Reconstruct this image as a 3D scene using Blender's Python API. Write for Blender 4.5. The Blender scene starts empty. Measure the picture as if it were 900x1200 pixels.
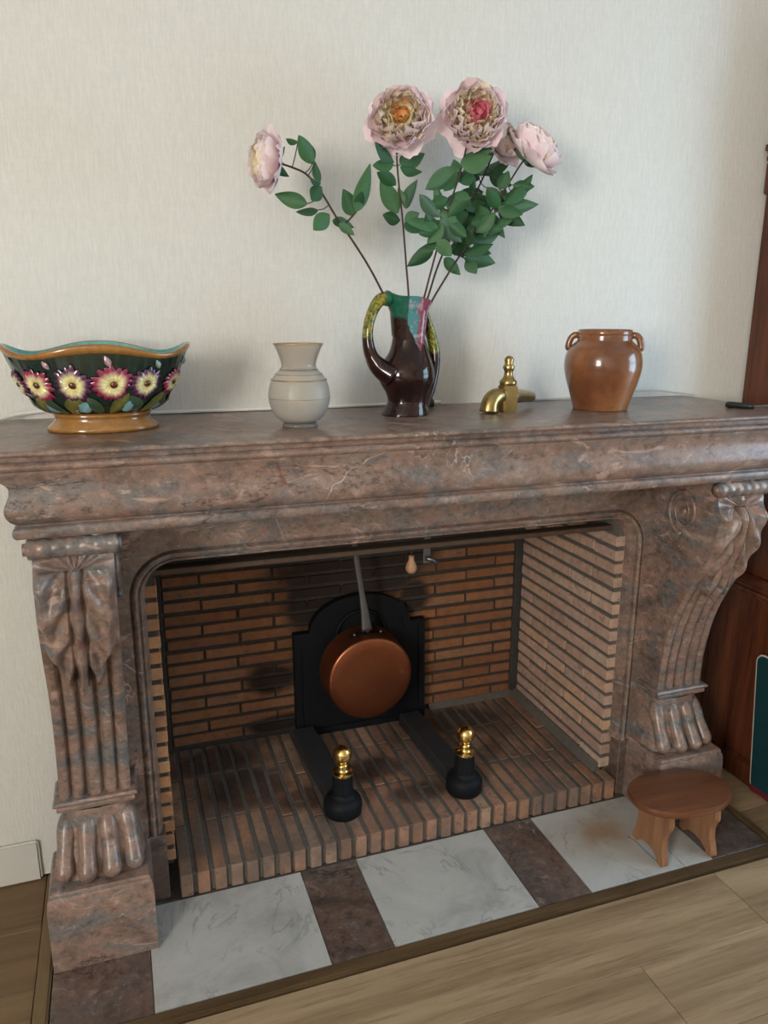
import bpy, bmesh, math, random
from mathutils import Vector, Matrix, Euler, Quaternion
random.seed(7)
PI = math.pi
sc = bpy.context.scene
C = sc.collection

# ------------------------------------------------------------------ camera
CAM = Vector((-.0534, -1.7052, 1.4302)); FPX = 895.64
_p, _y, _r = [math.radians(a) for a in (14.3687, 19.2286, .1942)]
CF = Vector((math.sin(_y)*math.cos(_p), math.cos(_y)*math.cos(_p), -math.sin(_p)))
_right = Vector((math.cos(_y), -math.sin(_y), 0)); _up = _right.cross(CF)
CR = math.cos(_r)*_right + math.sin(_r)*_up
CU = -math.sin(_r)*_right + math.cos(_r)*_up
cd = bpy.data.cameras.new('camera'); cam = bpy.data.objects.new('camera', cd); C.objects.link(cam)
M = Matrix((CR, CU, -CF)).transposed().to_4x4(); M.translation = CAM
cam.matrix_world = M
cd.sensor_fit = 'HORIZONTAL'; cd.sensor_width = 36; cd.lens = FPX/900*36
cd.clip_start = .02; cd.clip_end = 60
sc.camera = cam
def ray(u, v): return CF + CR*((u-450)/FPX) - CU*((v-600)/FPX)
def onY(u, v, y):                     # pixel -> point on the plane y = const
    d = ray(u, v); return CAM + d*((y-CAM.y)/d.y)
def onZ(u, v, z):
    d = ray(u, v); return CAM + d*((z-CAM.z)/d.z)

# ------------------------------------------------------------------ light
w = bpy.data.worlds.new('world'); sc.world = w; w.use_nodes = True
w.node_tree.nodes['Background'].inputs[0].default_value = (.75, .87, 1, 1)
w.node_tree.nodes['Background'].inputs[1].default_value = .6
def area(name, loc, to, sx, sy, power, col):
    l = bpy.data.lights.new(name, 'AREA'); l.shape = 'RECTANGLE'; l.size = sx; l.size_y = sy
    l.energy = power; l.color = col
    o = bpy.data.objects.new(name, l); C.objects.link(o); o.location = loc
    o.rotation_euler = (Vector(to)-Vector(loc)).to_track_quat('-Z', 'Y').to_euler()
    return o
area('window_daylight_left', (-2.36, -3.2, 1.75), (0, -3.2, 1.75), 1.3, 1.3, 190, (1, .955, .875))
area('window_daylight_right', (2.96, -1.2, 1.45), (0, -1.2, 1.45), 1.2, 1.4, 50, (.54, .78, 1))
vs = sc.view_settings
vs.view_transform = 'Standard'; vs.look = 'None'; vs.gamma = 1; vs.use_curve_mapping = False
vs.exposure = -0.06

# ------------------------------------------------------------------ helpers
def empty(name, loc=(0, 0, 0)):
    o = bpy.data.objects.new(name, None); C.objects.link(o); o.location = loc; return o
def thing(name, label, cat, loc=(0, 0, 0), group=None):
    o = empty(name, loc); o['label'] = label; o['category'] = cat
    if group: o['group'] = group
    return o
def tag(o, label, cat, group=None):
    o['label'] = label; o['category'] = cat
    if group: o['group'] = group
    return o
def struct(o, label=None):
    o['kind'] = 'structure'
    if label: o['label'] = label; 
    return o
def mesh(name, verts, faces, smooth=False):
    m = bpy.data.meshes.new(name); m.from_pydata([tuple(v) for v in verts], [], faces)
    bm = bmesh.new(); bm.from_mesh(m); bmesh.ops.recalc_face_normals(bm, faces=bm.faces); bm.to_mesh(m); bm.free()
    if smooth:
        for p in m.polygons: p.use_smooth = True
    return m
def link(name, me, mat=None, parent=None, world=True):
    """link a mesh whose vertices are in world space; under a parent Empty it is put into the parent's space"""
    o = bpy.data.objects.new(name, me); C.objects.link(o)
    if mat and not me.materials: me.materials.append(mat)
    if parent:
        o.parent = parent
        if world:
            off = Vector((0, 0, 0)); p = parent
            while p: off += p.location; p = p.parent
            o.location = -off
    return o
def bm_mesh(name, bm, smooth=False, angle=None):
    bmesh.ops.recalc_face_normals(bm, faces=bm.faces)
    m = bpy.data.meshes.new(name); bm.to_mesh(m); bm.free()
    if smooth:
        for p in m.polygons: p.use_smooth = True
        if angle: m.set_sharp_from_angle(angle=math.radians(angle))
    return m
def bm_box(bm, x0, x1, y0, y1, z0, z1, bev=0, seg=1):
    r = bmesh.ops.create_cube(bm, size=1)['verts']
    for v in r:
        v.co = Vector(((x0+x1)/2+v.co.x*(x1-x0), (y0+y1)/2+v.co.y*(y1-y0), (z0+z1)/2+v.co.z*(z1-z0)))
    if bev:
        es = list({e for v in r for e in v.link_edges})
        bmesh.ops.bevel(bm, geom=es, offset=bev, segments=seg, affect='EDGES', clamp_overlap=True)
def box(name, x0, x1, y0, y1, z0, z1, mat, parent=None, bev=0, seg=1):
    bm = bmesh.new(); bm_box(bm, x0, x1, y0, y1, z0, z1, bev, seg)
    return link(name, bm_mesh(name, bm), mat, parent)
def lathe_mesh(name, prof, n=48, cap0=True, cap1=False, ex=1, ey=1, smooth=True, fn=None):
    vs_, fs = [], []
    for i, (r, z) in enumerate(prof):
        for k in range(n):
            a = 2*PI*k/n
            rr = r if fn is None else fn(r, z, a)
            vs_.append((rr*math.cos(a)*ex, rr*math.sin(a)*ey, z))
    for i in range(len(prof)-1):
        for k in range(n):
            k2 = (k+1) % n
            fs.append((i*n+k, i*n+k2, (i+1)*n+k2, (i+1)*n+k))
    if cap0: fs.append(tuple(range(n-1, -1, -1)))
    if cap1: fs.append(tuple((len(prof)-1)*n+k for k in range(n)))
    m = mesh(name, vs_, fs, smooth)
    if smooth: m.set_sharp_from_angle(angle=math.radians(50))
    return m
def catmull(pts, n):
    P = [Vector(p) for p in pts]; P = [P[0]*2-P[1]] + P + [P[-1]*2-P[-2]]
    out = []; segs = len(P)-3
    for i in range(n):
        t = i/(n-1)*segs; k = min(int(t), segs-1); t -= k
        a, b, c, d = P[k:k+4]
        out.append(.5*((2*b)+(c-a)*t+(2*a-5*b+4*c-d)*t*t+(3*b-a-3*c+d)*t**3))
    return out
def tube_verts(pts, radii, n=8, flat=None):
    """rings along a path; flat=(axis Vector, factor) squashes along that axis"""
    pts = [Vector(p) for p in pts]; vs_, fs = [], []
    up = None
    for i, p in enumerate(pts):
        t = (pts[min(i+1, len(pts)-1)]-pts[max(i-1, 0)]).normalized()
        if up is None:
            up = t.orthogonal().normalized()
        up = (up-t*up.dot(t)).normalized(); sd = t.cross(up)
        r = radii[i] if isinstance(radii, (list, tuple)) else radii
        for k in range(n):
            a = 2*PI*k/n; d = (up*math.cos(a)+sd*math.sin(a))*r
            if flat: d = d - flat[0]*d.dot(flat[0])*(1-flat[1])
            vs_.append(p+d)
    for i in range(len(pts)-1):
        for k in range(n):
            k2 = (k+1) % n
            fs.append((i*n+k, i*n+k2, (i+1)*n+k2, (i+1)*n+k))
    fs.append(tuple(range(n-1, -1, -1))); fs.append(tuple((len(pts)-1)*n+k for k in range(n)))
    return vs_, fs
def tube(name, pts, radii, mat, parent=None, n=8, flat=None):
    v, f = tube_verts(pts, radii, n, flat)
    return link(name, mesh(name, v, f, True), mat, parent)
def merge(parts):
    V, F = [], []
    for v, f in parts:
        o = len(V); V += list(v); F += [tuple(i+o for i in q) for q in f]
    return V, F
def poly_extrude(pts2, place, d0, d1):
    """closed 2-D outline -> prism; place(a, b, d) gives the 3-D point"""
    n = len(pts2)
    V = [place(a, b, d0) for a, b in pts2] + [place(a, b, d1) for a, b in pts2]
    F = [tuple(range(n)), tuple(range(2*n-1, n-1, -1))] + [(i, (i+1) % n, n+(i+1) % n, n+i) for i in range(n)]
    return V, F

# ------------------------------------------------------------------ materials
class N:
    def __init__(s, name):
        s.m = bpy.data.materials.new(name); s.m.use_nodes = True; s.t = s.m.node_tree
        s.b = s.t.nodes['Principled BSDF']
    def n(s, typ, **kw):
        x = s.t.nodes.new(typ)
        for k, v in kw.items(): setattr(x, k, v)
        return x
    def l(s, a, b): s.t.links.new(a, b)
    def val(s, sock, v):
        if hasattr(v, 'is_output') or isinstance(v, bpy.types.NodeSocket): s.l(v, sock)
        else: sock.default_value = v
    def pos(s, scale=(1, 1, 1), rot=(0, 0, 0), local=False):
        if local: o = s.n('ShaderNodeTexCoord').outputs['Object']
        else: o = s.n('ShaderNodeNewGeometry').outputs['Position']
        mp = s.n('ShaderNodeMapping'); s.l(o, mp.inputs[0]); mp.inputs['Scale'].default_value = scale
        mp.inputs['Rotation'].default_value = rot
        return mp.outputs[0]
    def noise(s, vec, scale, detail=4, rough=.55, dist=0):
        x = s.n('ShaderNodeTexNoise'); s.l(vec, x.inputs['Vector'])
        x.inputs['Scale'].default_value = scale; x.inputs['Detail'].default_value = detail
        x.inputs['Roughness'].default_value = rough; x.inputs['Distortion'].default_value = dist
        return x.outputs['Fac']
    def ramp(s, fac, stops, interp='LINEAR'):
        x = s.n('ShaderNodeValToRGB'); s.l(fac, x.inputs[0]); e = x.color_ramp.elements
        x.color_ramp.interpolation = interp
        while len(e) < len(stops): e.new(.5)
        for q, (p, c) in zip(e, stops):
            q.position = p; q.color = (*c, 1) if len(c) == 3 else c
        return x.outputs[0]
    def f(s, fac, a, b):       # smooth 0..1 mask between a and b
        x = s.n('ShaderNodeMapRange'); x.interpolation_type = 'SMOOTHSTEP'
        s.l(fac, x.inputs[0]); x.inputs[1].default_value = a; x.inputs[2].default_value = b
        return x.outputs[0]
    def mix(s, fac, a, b, mode='MIX'):
        x = s.n('ShaderNodeMix', data_type='RGBA', blend_type=mode)
        s.val(x.inputs[0], fac)
        for i, c in ((6, a), (7, b)):
            s.val(x.inputs[i], c if not isinstance(c, tuple) else (*c, 1))
        return x.outputs[2]
    def math(s, op, a, b=0.0, c=0.0):
        x = s.n('ShaderNodeMath', operation=op)
        s.val(x.inputs[0], a); s.val(x.inputs[1], b); s.val(x.inputs[2], c)
        return x.outputs[0]
    def sep(s, vec):
        x = s.n('ShaderNodeSeparateXYZ'); s.l(vec, x.inputs[0]); return x.outputs
    def bump(s, h, strength=.3, dist=.01):
        x = s.n('ShaderNodeBump'); s.l(h, x.inputs['Height']); x.inputs['Strength'].default_value = strength
        x.inputs['Distance'].default_value = dist; s.l(x.outputs[0], s.b.inputs['Normal'])
    def out(s, col=None, rough=.5, metal=0, spec=.5, coat=0):
        if col is not None: s.val(s.b.inputs['Base Color'], (*col, 1) if isinstance(col, tuple) else col)
        s.val(s.b.inputs['Roughness'], rough); s.val(s.b.inputs['Metallic'], metal)
        s.b.inputs['Specular IOR Level'].default_value = spec
        if coat: s.b.inputs['Coat Weight'].default_value = coat; s.b.inputs['Coat Roughness'].default_value = .06
        return s.m
    def objrand(s): return s.n('ShaderNodeObjectInfo').outputs['Random']

def plain(name, col, rough=.5, metal=0, spec=.5, coat=0, var=0, scale=30):
    a = N(name)
    if var:
        c = a.mix(a.noise(a.pos(local=True), scale, 4), tuple(x*(1-var) for x in col), tuple(min(1, x*(1+var)) for x in col))
        return a.out(c, rough, metal, spec, coat)
    return a.out(col, rough, metal, spec, coat)

def red_marble(name, tone=1.0, grey=.5, rough=.30):
    a = N(name)
    p = a.pos((1, 1, 1.3), (.0, .55, .2))
    big = a.noise(p, 4.5, 8, .66, 1.0)
    base = a.ramp(big, [(.30, (.10, .072, .06)), (.42, (.175, .118, .095)), (.50, (.25, .155, .12)), (.60, (.215, .16, .132)), (.72, (.40, .265, .21))])
    st = a.noise(a.pos((1, 1, 3.2), (.3, .62, 0)), 4.6, 10, .74, 1.0)          # slanting grey streaks
    gcol = a.mix(a.noise(p, 30, 6, .7), (.028, .030, .033), (.25, .24, .235))
    c = a.mix(a.math('MULTIPLY', a.f(st, .49, .58), grey), base, gcol)
    fine = a.noise(p, 42, 8, .8)
    c = a.mix(a.math('MULTIPLY', a.f(fine, .50, .64), .62), c, (.045, .037, .035))
    c = a.mix(a.math('MULTIPLY', a.math('SUBTRACT', 1, a.f(fine, .34, .48)), .5), c, (.42, .33, .29))
    pk = a.noise(a.pos((1, 1, 2.4), (.9, .5, .4)), 6.5, 6, .65, 1.8)
    c = a.mix(a.math('MULTIPLY', a.f(pk, .58, .68), .65), c, (.50, .35, .29))
    rd = a.noise(a.pos((1.3, 1, 1), (.1, .6, 1.4)), 8, 5, .6, 1)
    c = a.mix(a.math('MULTIPLY', a.f(rd, .67, .72), .6), c, (.17, .035, .028))
    vn = a.noise(a.pos((1, 1, .7), (.5, .1, .9)), 4.2, 4, .55, .8)
    line = a.math('ABSOLUTE', a.math('SUBTRACT', vn, .5))
    vm = a.math('MULTIPLY', a.math('SUBTRACT', 1, a.f(line, .001, .005)), a.f(a.noise(p, 3.5, 3), .52, .62))
    c = a.mix(a.math('MULTIPLY', vm, .7), c, (.52, .46, .42))
    vn2 = a.noise(a.pos((1, 1, 2.2), (1.2, .7, .1)), 4, 5, .6, .5)
    l2 = a.math('ABSOLUTE', a.math('SUBTRACT', vn2, .47))
    c = a.mix(a.math('MULTIPLY', a.math('MULTIPLY', a.math('SUBTRACT', 1, a.f(l2, .001, .009)), .7), a.f(a.noise(p, 5, 2), .45, .6)), c, (.03, .024, .024))
    if tone != 1: c = a.mix(1.0, c, (tone, tone, tone), 'MULTIPLY')
    a.bump(fine, .08, .004)
    return a.out(c, rough, 0, .5)

def white_marble(name):
    a = N(name); p = a.pos()
    c = a.ramp(a.noise(p, 5, 8, .65, .8), [(.3, (.30, .295, .28)), (.5, (.43, .425, .405)), (.7, (.49, .485, .465))])
    vn = a.noise(a.pos((1, .6, 1), (0, 0, .6)), 5, 7, .62, 1.3)
    l = a.math('ABSOLUTE', a.math('SUBTRACT', vn, .5))
    m = a.math('MULTIPLY', a.math('SUBTRACT', 1, a.f(l, .001, .02)), a.f(a.noise(p, 6, 3), .42, .6))
    c = a.mix(a.math('MULTIPLY', m, .6), c, (.22, .22, .21))
    sp = a.noise(p, 90, 3)
    c = a.mix(a.math('MULTIPLY', a.f(sp, .62, .72), .35), c, (.25, .24, .22))
    # rust stain left by a tool, beside the stool
    x = a.sep(a.pos())
    dx = a.math('SUBTRACT', x[0], 1.17); dy = a.math('SUBTRACT', x[1], -.12)
    d = a.math('SQRT', a.math('ADD', a.math('MULTIPLY', dx, dx), a.math('MULTIPLY', a.math('MULTIPLY', dy, dy), 1.6)))
    d = a.math('ADD', d, a.math('MULTIPLY', a.math('SUBTRACT', a.noise(p, 14, 5), .5), .16))
    st = a.math('SUBTRACT', 1, a.f(d, .01, .12))
    c = a.mix(a.math('MULTIPLY', st, .75), c, (.33, .19, .09))
    return a.out(c, .3, 0, .45)

def brick_mat(name, soot=0, dull=0.0, cols=None):
    a = N(name); rnd = a.objrand(); p = a.pos()
    cols = cols or [(0, (.28, .145, .09)), (.3, (.38, .20, .12)), (.6, (.33, .175, .12)), (.85, (.43, .25, .155)), (1, (.40, .27, .19))]
    c = a.ramp(rnd, cols)
    n1 = a.noise(p, 34, 6, .7)
    c = a.mix(.55, c, a.ramp(n1, [(.3, (.45, .42, .40)), (.5, (.85, .85, .85)), (.7, (1.15, 1.12, 1.08))]), 'MULTIPLY')
    if dull: c = a.mix(a.math('MULTIPLY', a.f(a.noise(p, 8, 5, .6), .3, .65), dull), c, (.13, .10, .085))
    c = a.mix(a.math('MULTIPLY', a.f(a.noise(p, 70, 4), .60, .68), .5), c, (.07, .055, .05))
    if soot:
        x = a.sep(a.pos())
        wob = a.math('MULTIPLY', a.math('SUBTRACT', a.noise(p, 9, 5), .5), .30)
        if soot == 1:      # soot above and beside the iron plate
            blobs = ((.66, .63, .30, .15), (.36, .27, .09, .06), (.38, .10, .13, .035), (.86, .50, .06, .07), (.50, .52, .10, .10))
            ax, az = x[0], x[2]
        else:              # soot and ash trodden into the hearth
            blobs = ((.22, .33, .14, .11), (.40, .22, .10, .06), (.62, .30, .12, .06), (.70, .14, .10, .05), (.15, .50, .15, .08), (.98, .48, .14, .10))
            ax, az = x[0], x[1]
        mask = None
        for (bx, bz, rx, rz) in blobs:
            u = a.math('DIVIDE', a.math('SUBTRACT', ax, bx), rx); v = a.math('DIVIDE', a.math('SUBTRACT', az, bz), rz)
            d = a.math('ADD', a.math('SQRT', a.math('ADD', a.math('MULTIPLY', u, u), a.math('MULTIPLY', v, v))), a.math('MULTIPLY', wob, 3.0))
            mk = a.math('SUBTRACT', 1, a.f(d, .6, 1.25))
            mask = mk if mask is None else a.math('MAXIMUM', mask, mk)
        c = a.mix(a.math('MULTIPLY', mask, .93 if soot == 1 else .7), c, (.014, .012, .012))
    a.bump(n1, .5, .004)
    return a.out(c, .85, 0, .25)

def mortar_mat(name, col=(.10, .092, .082)):
    a = N(name); n = a.noise(a.pos(), 60, 6, .7)
    a.bump(n, .7, .006)
    return a.out(a.mix(n, tuple(x*.6 for x in col), tuple(x*1.5 for x in col)), .95, 0, .2)

def wood_mat(name, c0, c1, axis=0, scale=1, rough=.45, spec=.5, local=False, ring=14, rnd=0.0):
    a = N(name); s = [14*scale]*3; s[axis] = .9*scale
    p = a.pos(tuple(s), local=local)
    if rnd:
        ad = a.n('ShaderNodeVectorMath', operation='ADD'); a.l(p, ad.inputs[0])
        cb = a.n('ShaderNodeCombineXYZ'); a.l(a.math('MULTIPLY', a.objrand(), 40), cb.inputs[axis]); a.l(cb.outputs[0], ad.inputs[1]); p = ad.outputs[0]
    g = a.noise(p, 1.3, 7, .72, .2); fine = a.noise(p, ring*.6, 6, .75, .1)
    c = a.mix(a.f(g, .32, .68), c0, c1)
    c = a.mix(a.math('MULTIPLY', a.f(fine, .5, .68), .45), c, tuple(x*.55 for x in c0))
    if rnd: c = a.mix(1.0, c, a.ramp(a.objrand(), [(0, (1-rnd,)*3), (1, (1+rnd*.6,)*3)]), 'MULTIPLY')
    a.bump(fine, .15, .003)
    return a.out(c, rough, 0, spec)

def wallpaper():
    a = N('cream textured wallpaper')
    v = a.noise(a.pos((260, 260, 26)), 1, 5, .7, .3)
    h = a.noise(a.pos((22, 22, 330)), 1, 4, .6, .2)
    b = a.noise(a.pos((110, 110, 60)), 1, 3, .6)
    t = a.math('ADD', a.math('ADD', a.math('MULTIPLY', v, .75), a.math('MULTIPLY', h, .22)), a.math('MULTIPLY', b, .25))
    c = a.mix(a.f(t, .45, .8), (.67, .655, .61), (.74, .73, .69))
    a.bump(t, .45, .005)
    return a.out(c, .5, 0, .4)

MAT = {}
MAT['marble'] = red_marble('rose brown marble', 1.0, .7)
MAT['marble_grey'] = red_marble('grey rose carved marble', 1.0, 1.0, .30)
MAT['marble_dark'] = red_marble('dark red marble', .55, .45, .3)
MAT['white_marble'] = white_marble('veined white marble')
MAT['brick_back'] = brick_mat('sooty firebrick', 1, 0.25, [(0, (.22, .085, .035)), (.5, (.31, .13, .055)), (1, (.30, .145, .075))])
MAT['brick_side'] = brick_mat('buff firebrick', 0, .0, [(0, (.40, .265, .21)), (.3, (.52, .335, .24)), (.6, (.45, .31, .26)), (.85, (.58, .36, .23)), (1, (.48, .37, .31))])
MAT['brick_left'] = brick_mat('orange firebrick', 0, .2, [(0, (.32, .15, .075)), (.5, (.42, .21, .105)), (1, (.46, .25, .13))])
MAT['brick_hearth'] = brick_mat('worn hearth brick', 2, .85)
MAT['mortar'] = mortar_mat('grey mortar', (.11, .10, .088))
MAT['mortar_dark'] = mortar_mat('dark mortar', (.05, .045, .04))
MAT['soot'] = mortar_mat('soot black lining', (.012, .011, .010))
MAT['wall'] = wallpaper()
MAT['white_paint'] = plain('white paint', (.62, .60, .56), .45)
MAT['ceiling'] = plain('white ceiling paint', (.75, .74, .71), .9)
MAT['laminate'] = wood_mat('oak laminate', (.21, .138, .075), (.37, .265, .16), 0, .75, .42, .5, False, 16, .10)
MAT['laminate_shaded'] = wood_mat('brown shaded laminate', (.12, .068, .028), (.19, .115, .052), 0, .55, .42, .5, False, 9, .06)  # browner laminate for the left floor, with the shade there put into its colour
MAT['trim_wood'] = wood_mat('dark trim wood', (.07, .042, .02), (.13, .082, .04), 0, 1, .4)
MAT['trim_wood_y'] = wood_mat('brown trim wood', (.13, .08, .032), (.19, .125, .055), 1, 1, .4)
MAT['mahogany'] = wood_mat('dark red mahogany', (.045, .012, .006), (.14, .040, .015), 2, .7, .25, .5)
MAT['stool'] = wood_mat('varnished stool wood', (.095, .034, .016), (.165, .062, .028), 0, 1.4, .32, .5, True)
MAT['stool_leg'] = wood_mat('worn stool leg wood', (.20, .092, .045), (.34, .17, .085), 2, 1.4, .42, .5, True)
MAT['iron'] = plain('black cast iron', (.006, .007, .0095), .6, .0, .18, 0, .4, 40)
MAT['iron_bar'] = plain('grey wrought iron bar', (.035, .036, .039), .6, .3, .4, 0, .3, 25)
MAT['steel'] = plain('dull steel', (.16, .165, .17), .42, .85)
MAT['rust'] = plain('rusty brown iron', (.085, .052, .034), .7, .2, .4, 0, .3, 60)
MAT['brass'] = plain('polished brass', (.72, .50, .17), .22, 1, .5, 0, .12, 30)
MAT['brass_old'] = plain('tarnished brass', (.40, .29, .12), .28, 1, .5, 0, .35, 60)
MAT['wood_knob'] = plain('pale turned wood', (.45, .24, .12), .4, 0, .5, 0, .15)
MAT['cable'] = plain('cream cable', (.82, .80, .75), .4)
MAT['cable_grey'] = plain('grey beige cable', (.50, .47, .42), .45)
MAT['black_plastic'] = plain('black plastic', (.012, .012, .013), .35)
MAT['green_plastic'] = plain('dark green plastic', (.02, .05, .025), .4)
MAT['teal'] = plain('dark teal cloth', (.006, .038, .046), .55, 0, .3, 0, .2, 60)
MAT['edge_white'] = plain('off white edge', (.55, .48, .42), .5)
MAT['crimson'] = plain('crimson cloth', (.12, .008, .014), .6)

def copper():
    a = N('worn copper'); n = a.noise(a.pos((1, 1, .35), local=True), 14, 6, .65, .6)
    return a.out(a.mix(n, (.20, .06, .026), (.42, .15, .075)), a.ramp(n, [(.3, (.38,)*3), (.7, (.26,)*3)]), .9)
MAT['copper'] = copper()

# ------------------------------------------------------------------ room shell
WY = .21                                                    # face of the chimney wall
XL, XR, YR, ZC = -2.3, 2.9, -5.0, 2.7
bm = bmesh.new()
bm_box(bm, XL, -.13, WY, WY+.12, 0, ZC); bm_box(bm, 1.40, XR, WY, WY+.12, 0, ZC); bm_box(bm, -.13, 1.40, WY, WY+.12, 1.0, ZC)
bmesh.ops.remove_doubles(bm, verts=bm.verts, dist=1e-5)
struct(link('wall_back', bm_mesh('wall_back', bm), MAT['wall']), 'cream wallpapered wall behind the mantelpiece')
def side_wall(name, x0, x1, wy0, wy1, wz0, wz1):
    bm = bmesh.new()
    bm_box(bm, x0, x1, YR, wy0, 0, ZC); bm_box(bm, x0, x1, wy1, WY+.12, 0, ZC)
    bm_box(bm, x0, x1, wy0, wy1, 0, wz0); bm_box(bm, x0, x1, wy0, wy1, wz1, ZC)
    return struct(link(name, bm_mesh(name, bm), MAT['wall']))
side_wall('wall_left', XL-.12, XL, -3.85, -2.55, 1.1, 2.4)
side_wall('wall_right', XR, XR+.12, -1.8, -.6, .75, 2.15)
struct(box('wall_rear', XL-.12, XR+.12, YR-.12, YR, 0, ZC, MAT['wall']))
struct(box('ceiling', XL-.12, XR+.12, YR-.12, WY+.12, ZC, ZC+.1, MAT['ceiling']))
def window(name, x, y0, y1, z0, z1):
    t = struct(empty(name, (x, (y0+y1)/2, z0)))
    for a, b in ((y0, y0+.05), (y1-.05, y1)): box('window_frame', x-.03, x+.03, a, b, z0, z1, MAT['white_paint'], t)
    for a, b in ((z0, z0+.05), (z1-.05, z1)): box('window_frame', x-.028, x+.028, y0+.05, y1-.05, a, b, MAT['white_paint'], t)
    box('mullion', x-.025, x+.025, y0+.05, y1-.05, (z0+z1)/2-.03, (z0+z1)/2+.03, MAT['white_paint'], t)
window('window_1', XL-.02, -3.85, -2.55, 1.1, 2.4)
window('window_2', XR+.02, -1.8, -.6, .75, 2.15)

# floor: base and laminate planks along x
FT = -.004                                                  # floor top, a touch below the marble
struct(box('subfloor_base', XL-.12, XR+.12, YR-.12, .75, -.12, -.02, MAT['trim_wood'])).name = 'floor'
flo = bpy.data.objects['floor']
bmp = bmesh.new(); bm_box(bmp, -.6995, .6995, -.0945, .0945, -.008, .008, .0012)
plank_me = bm_mesh('plank', bmp); plank_me.materials.append(MAT['laminate'])
plank_shaded = plank_me.copy(); plank_shaded.materials.clear(); plank_shaded.materials.append(MAT['laminate_shaded'])
def planks(x0, x1, ytop, rows, off, me=None):
    for r in range(rows):
        yc = ytop-.095-.19*r
        xx = x0 - (.45+.47*((r*7) % 5)/5*2+off) % 1.4
        while xx < x1:
            a, b = max(xx, x0), min(xx+1.4, x1)
            if b-a > .05:
                o = bpy.data.objects.new('plank', me or plank_me); C.objects.link(o); o.parent = flo
                o.location = ((a+b)/2, yc, FT-.008); o.scale = ((b-a)/1.4, 1, 1)
            xx += 1.4
HX0, HX1, HY0 = -.289, 1.578, -.316                          # marble hearth extents
planks(XL, XR, -.356, 22, .1)
planks(XL, HX0-.036, .21, 3, .3, plank_shaded)  # left planks: shade painted in by the darker wood colour
planks(HX1+.03, XR, .21, 3, .7)
struct(box('trim_1', HX0-.036, HX1+.03, HY0-.034, HY0-.002, -.02, .003, MAT['trim_wood'], None, .004, 2), 'dark wood strip along the front of the marble hearth')
struct(box('trim_2', HX0-.034, HX0-.002, HY0-.001, WY-.001, -.02, .004, MAT['trim_wood_y'], None, .005, 2), 'brown wood strip beside the left plinth')
struct(box('trim_3', HX1+.004, HX1+.028, HY0-.001, WY-.001, -.02, .004, MAT['trim_wood'], None, .005, 2), 'dark wood strip right of the marble hearth')
bm = bmesh.new(); bm_box(bm, XL+.001, -.335, WY-.014, WY-.001, -.004, .112, .005, 2)
struct(link('baseboard_back', bm_mesh('bb', bm), MAT['white_paint']), 'white baseboard left of the mantelpiece')

# ------------------------------------------------------------------ marble hearth of alternating slabs
mh = thing('marble_hearth', 'flat hearth of alternating white and dark red marble slabs', 'hearth', (.64, -.15, 0))
box('bed', HX0, HX1, HY0, WY-.005, -.019, -.006, MAT['mortar'], mh)
sx = [HX0, -.079, .310, .462, .847, 1.000, 1.292, 1.385, HX1]
kinds = 'dwdwdwwd'
for i, k in enumerate(kinds):
    g = .0009
    y1 = .0 if 0 < i < len(kinds)-1 else .15
    box('slab', sx[i]+g, sx[i+1]-g, HY0, y1-.001, -.006, 0, MAT['white_marble'] if k == 'w' else MAT['marble_dark'], mh, .0008)
# crack across the white slab by the stool
cp = [onZ(u, v, .0003) for u, v in ((735, 980), (745, 986), (754, 995), (766, 1006), (778, 1016))]
v_, f_ = tube_verts(catmull(cp, 16), .0011, 5)
link('crack', mesh('crack', [Vector((p.x, p.y, .0002+p.z*.12)) for p in v_], f_), MAT['mortar_dark'], mh)

# ------------------------------------------------------------------ brick hearth
P = 1.30/31; HH = .063; D = .597
bh = thing('brick_hearth', 'raised hearth of narrow bricks set on edge inside the firebox', 'hearth', (.65, .3, 0))
box('mortar_bed', .004, 1.297, .012, D+.002, 0.0005, HH-.0025, MAT['mortar'], bh)
def brick_mesh(L, W_, H, bev=.0022):
    bm = bmesh.new(); bm_box(bm, -L/2, L/2, -W_/2, W_/2, -H/2, H/2, bev)
    return bm_mesh('brick', bm)
def brick(me, mat, parent, loc, rz=0, sc_=(1, 1, 1), j=.0012):
    if not me.materials: me.materials.append(mat)
    o = bpy.data.objects.new('brick', me); C.objects.link(o); o.parent = parent
    off = Vector((0, 0, 0)); p = parent
    while p: off += p.location; p = p.parent
    o.location = Vector(loc)+Vector([random.uniform(-j, j) for _ in range(3)])-off
    o.rotation_euler = (random.uniform(-.004, .004), random.uniform(-.004, .004), rz+random.uniform(-.006, .006)); o.scale = sc_
    return o
hb = brick_mesh(.21, .030, HH)
for k in range(31):
    y = -.0
    first = [.21, .105, .16, .21, .13][k % 5] if k % 2 else .21
    L = first
    while y < D-.01:
        e = min(y+L, D+.0)
        if D-e < .04: e = D
        brick(hb, MAT['brick_hearth'], bh, (k*P+.004+.015, (y+e)/2, HH/2), PI/2, ((e-y-.007)/.21, 1, 1))
        y = e; L = .217

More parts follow.
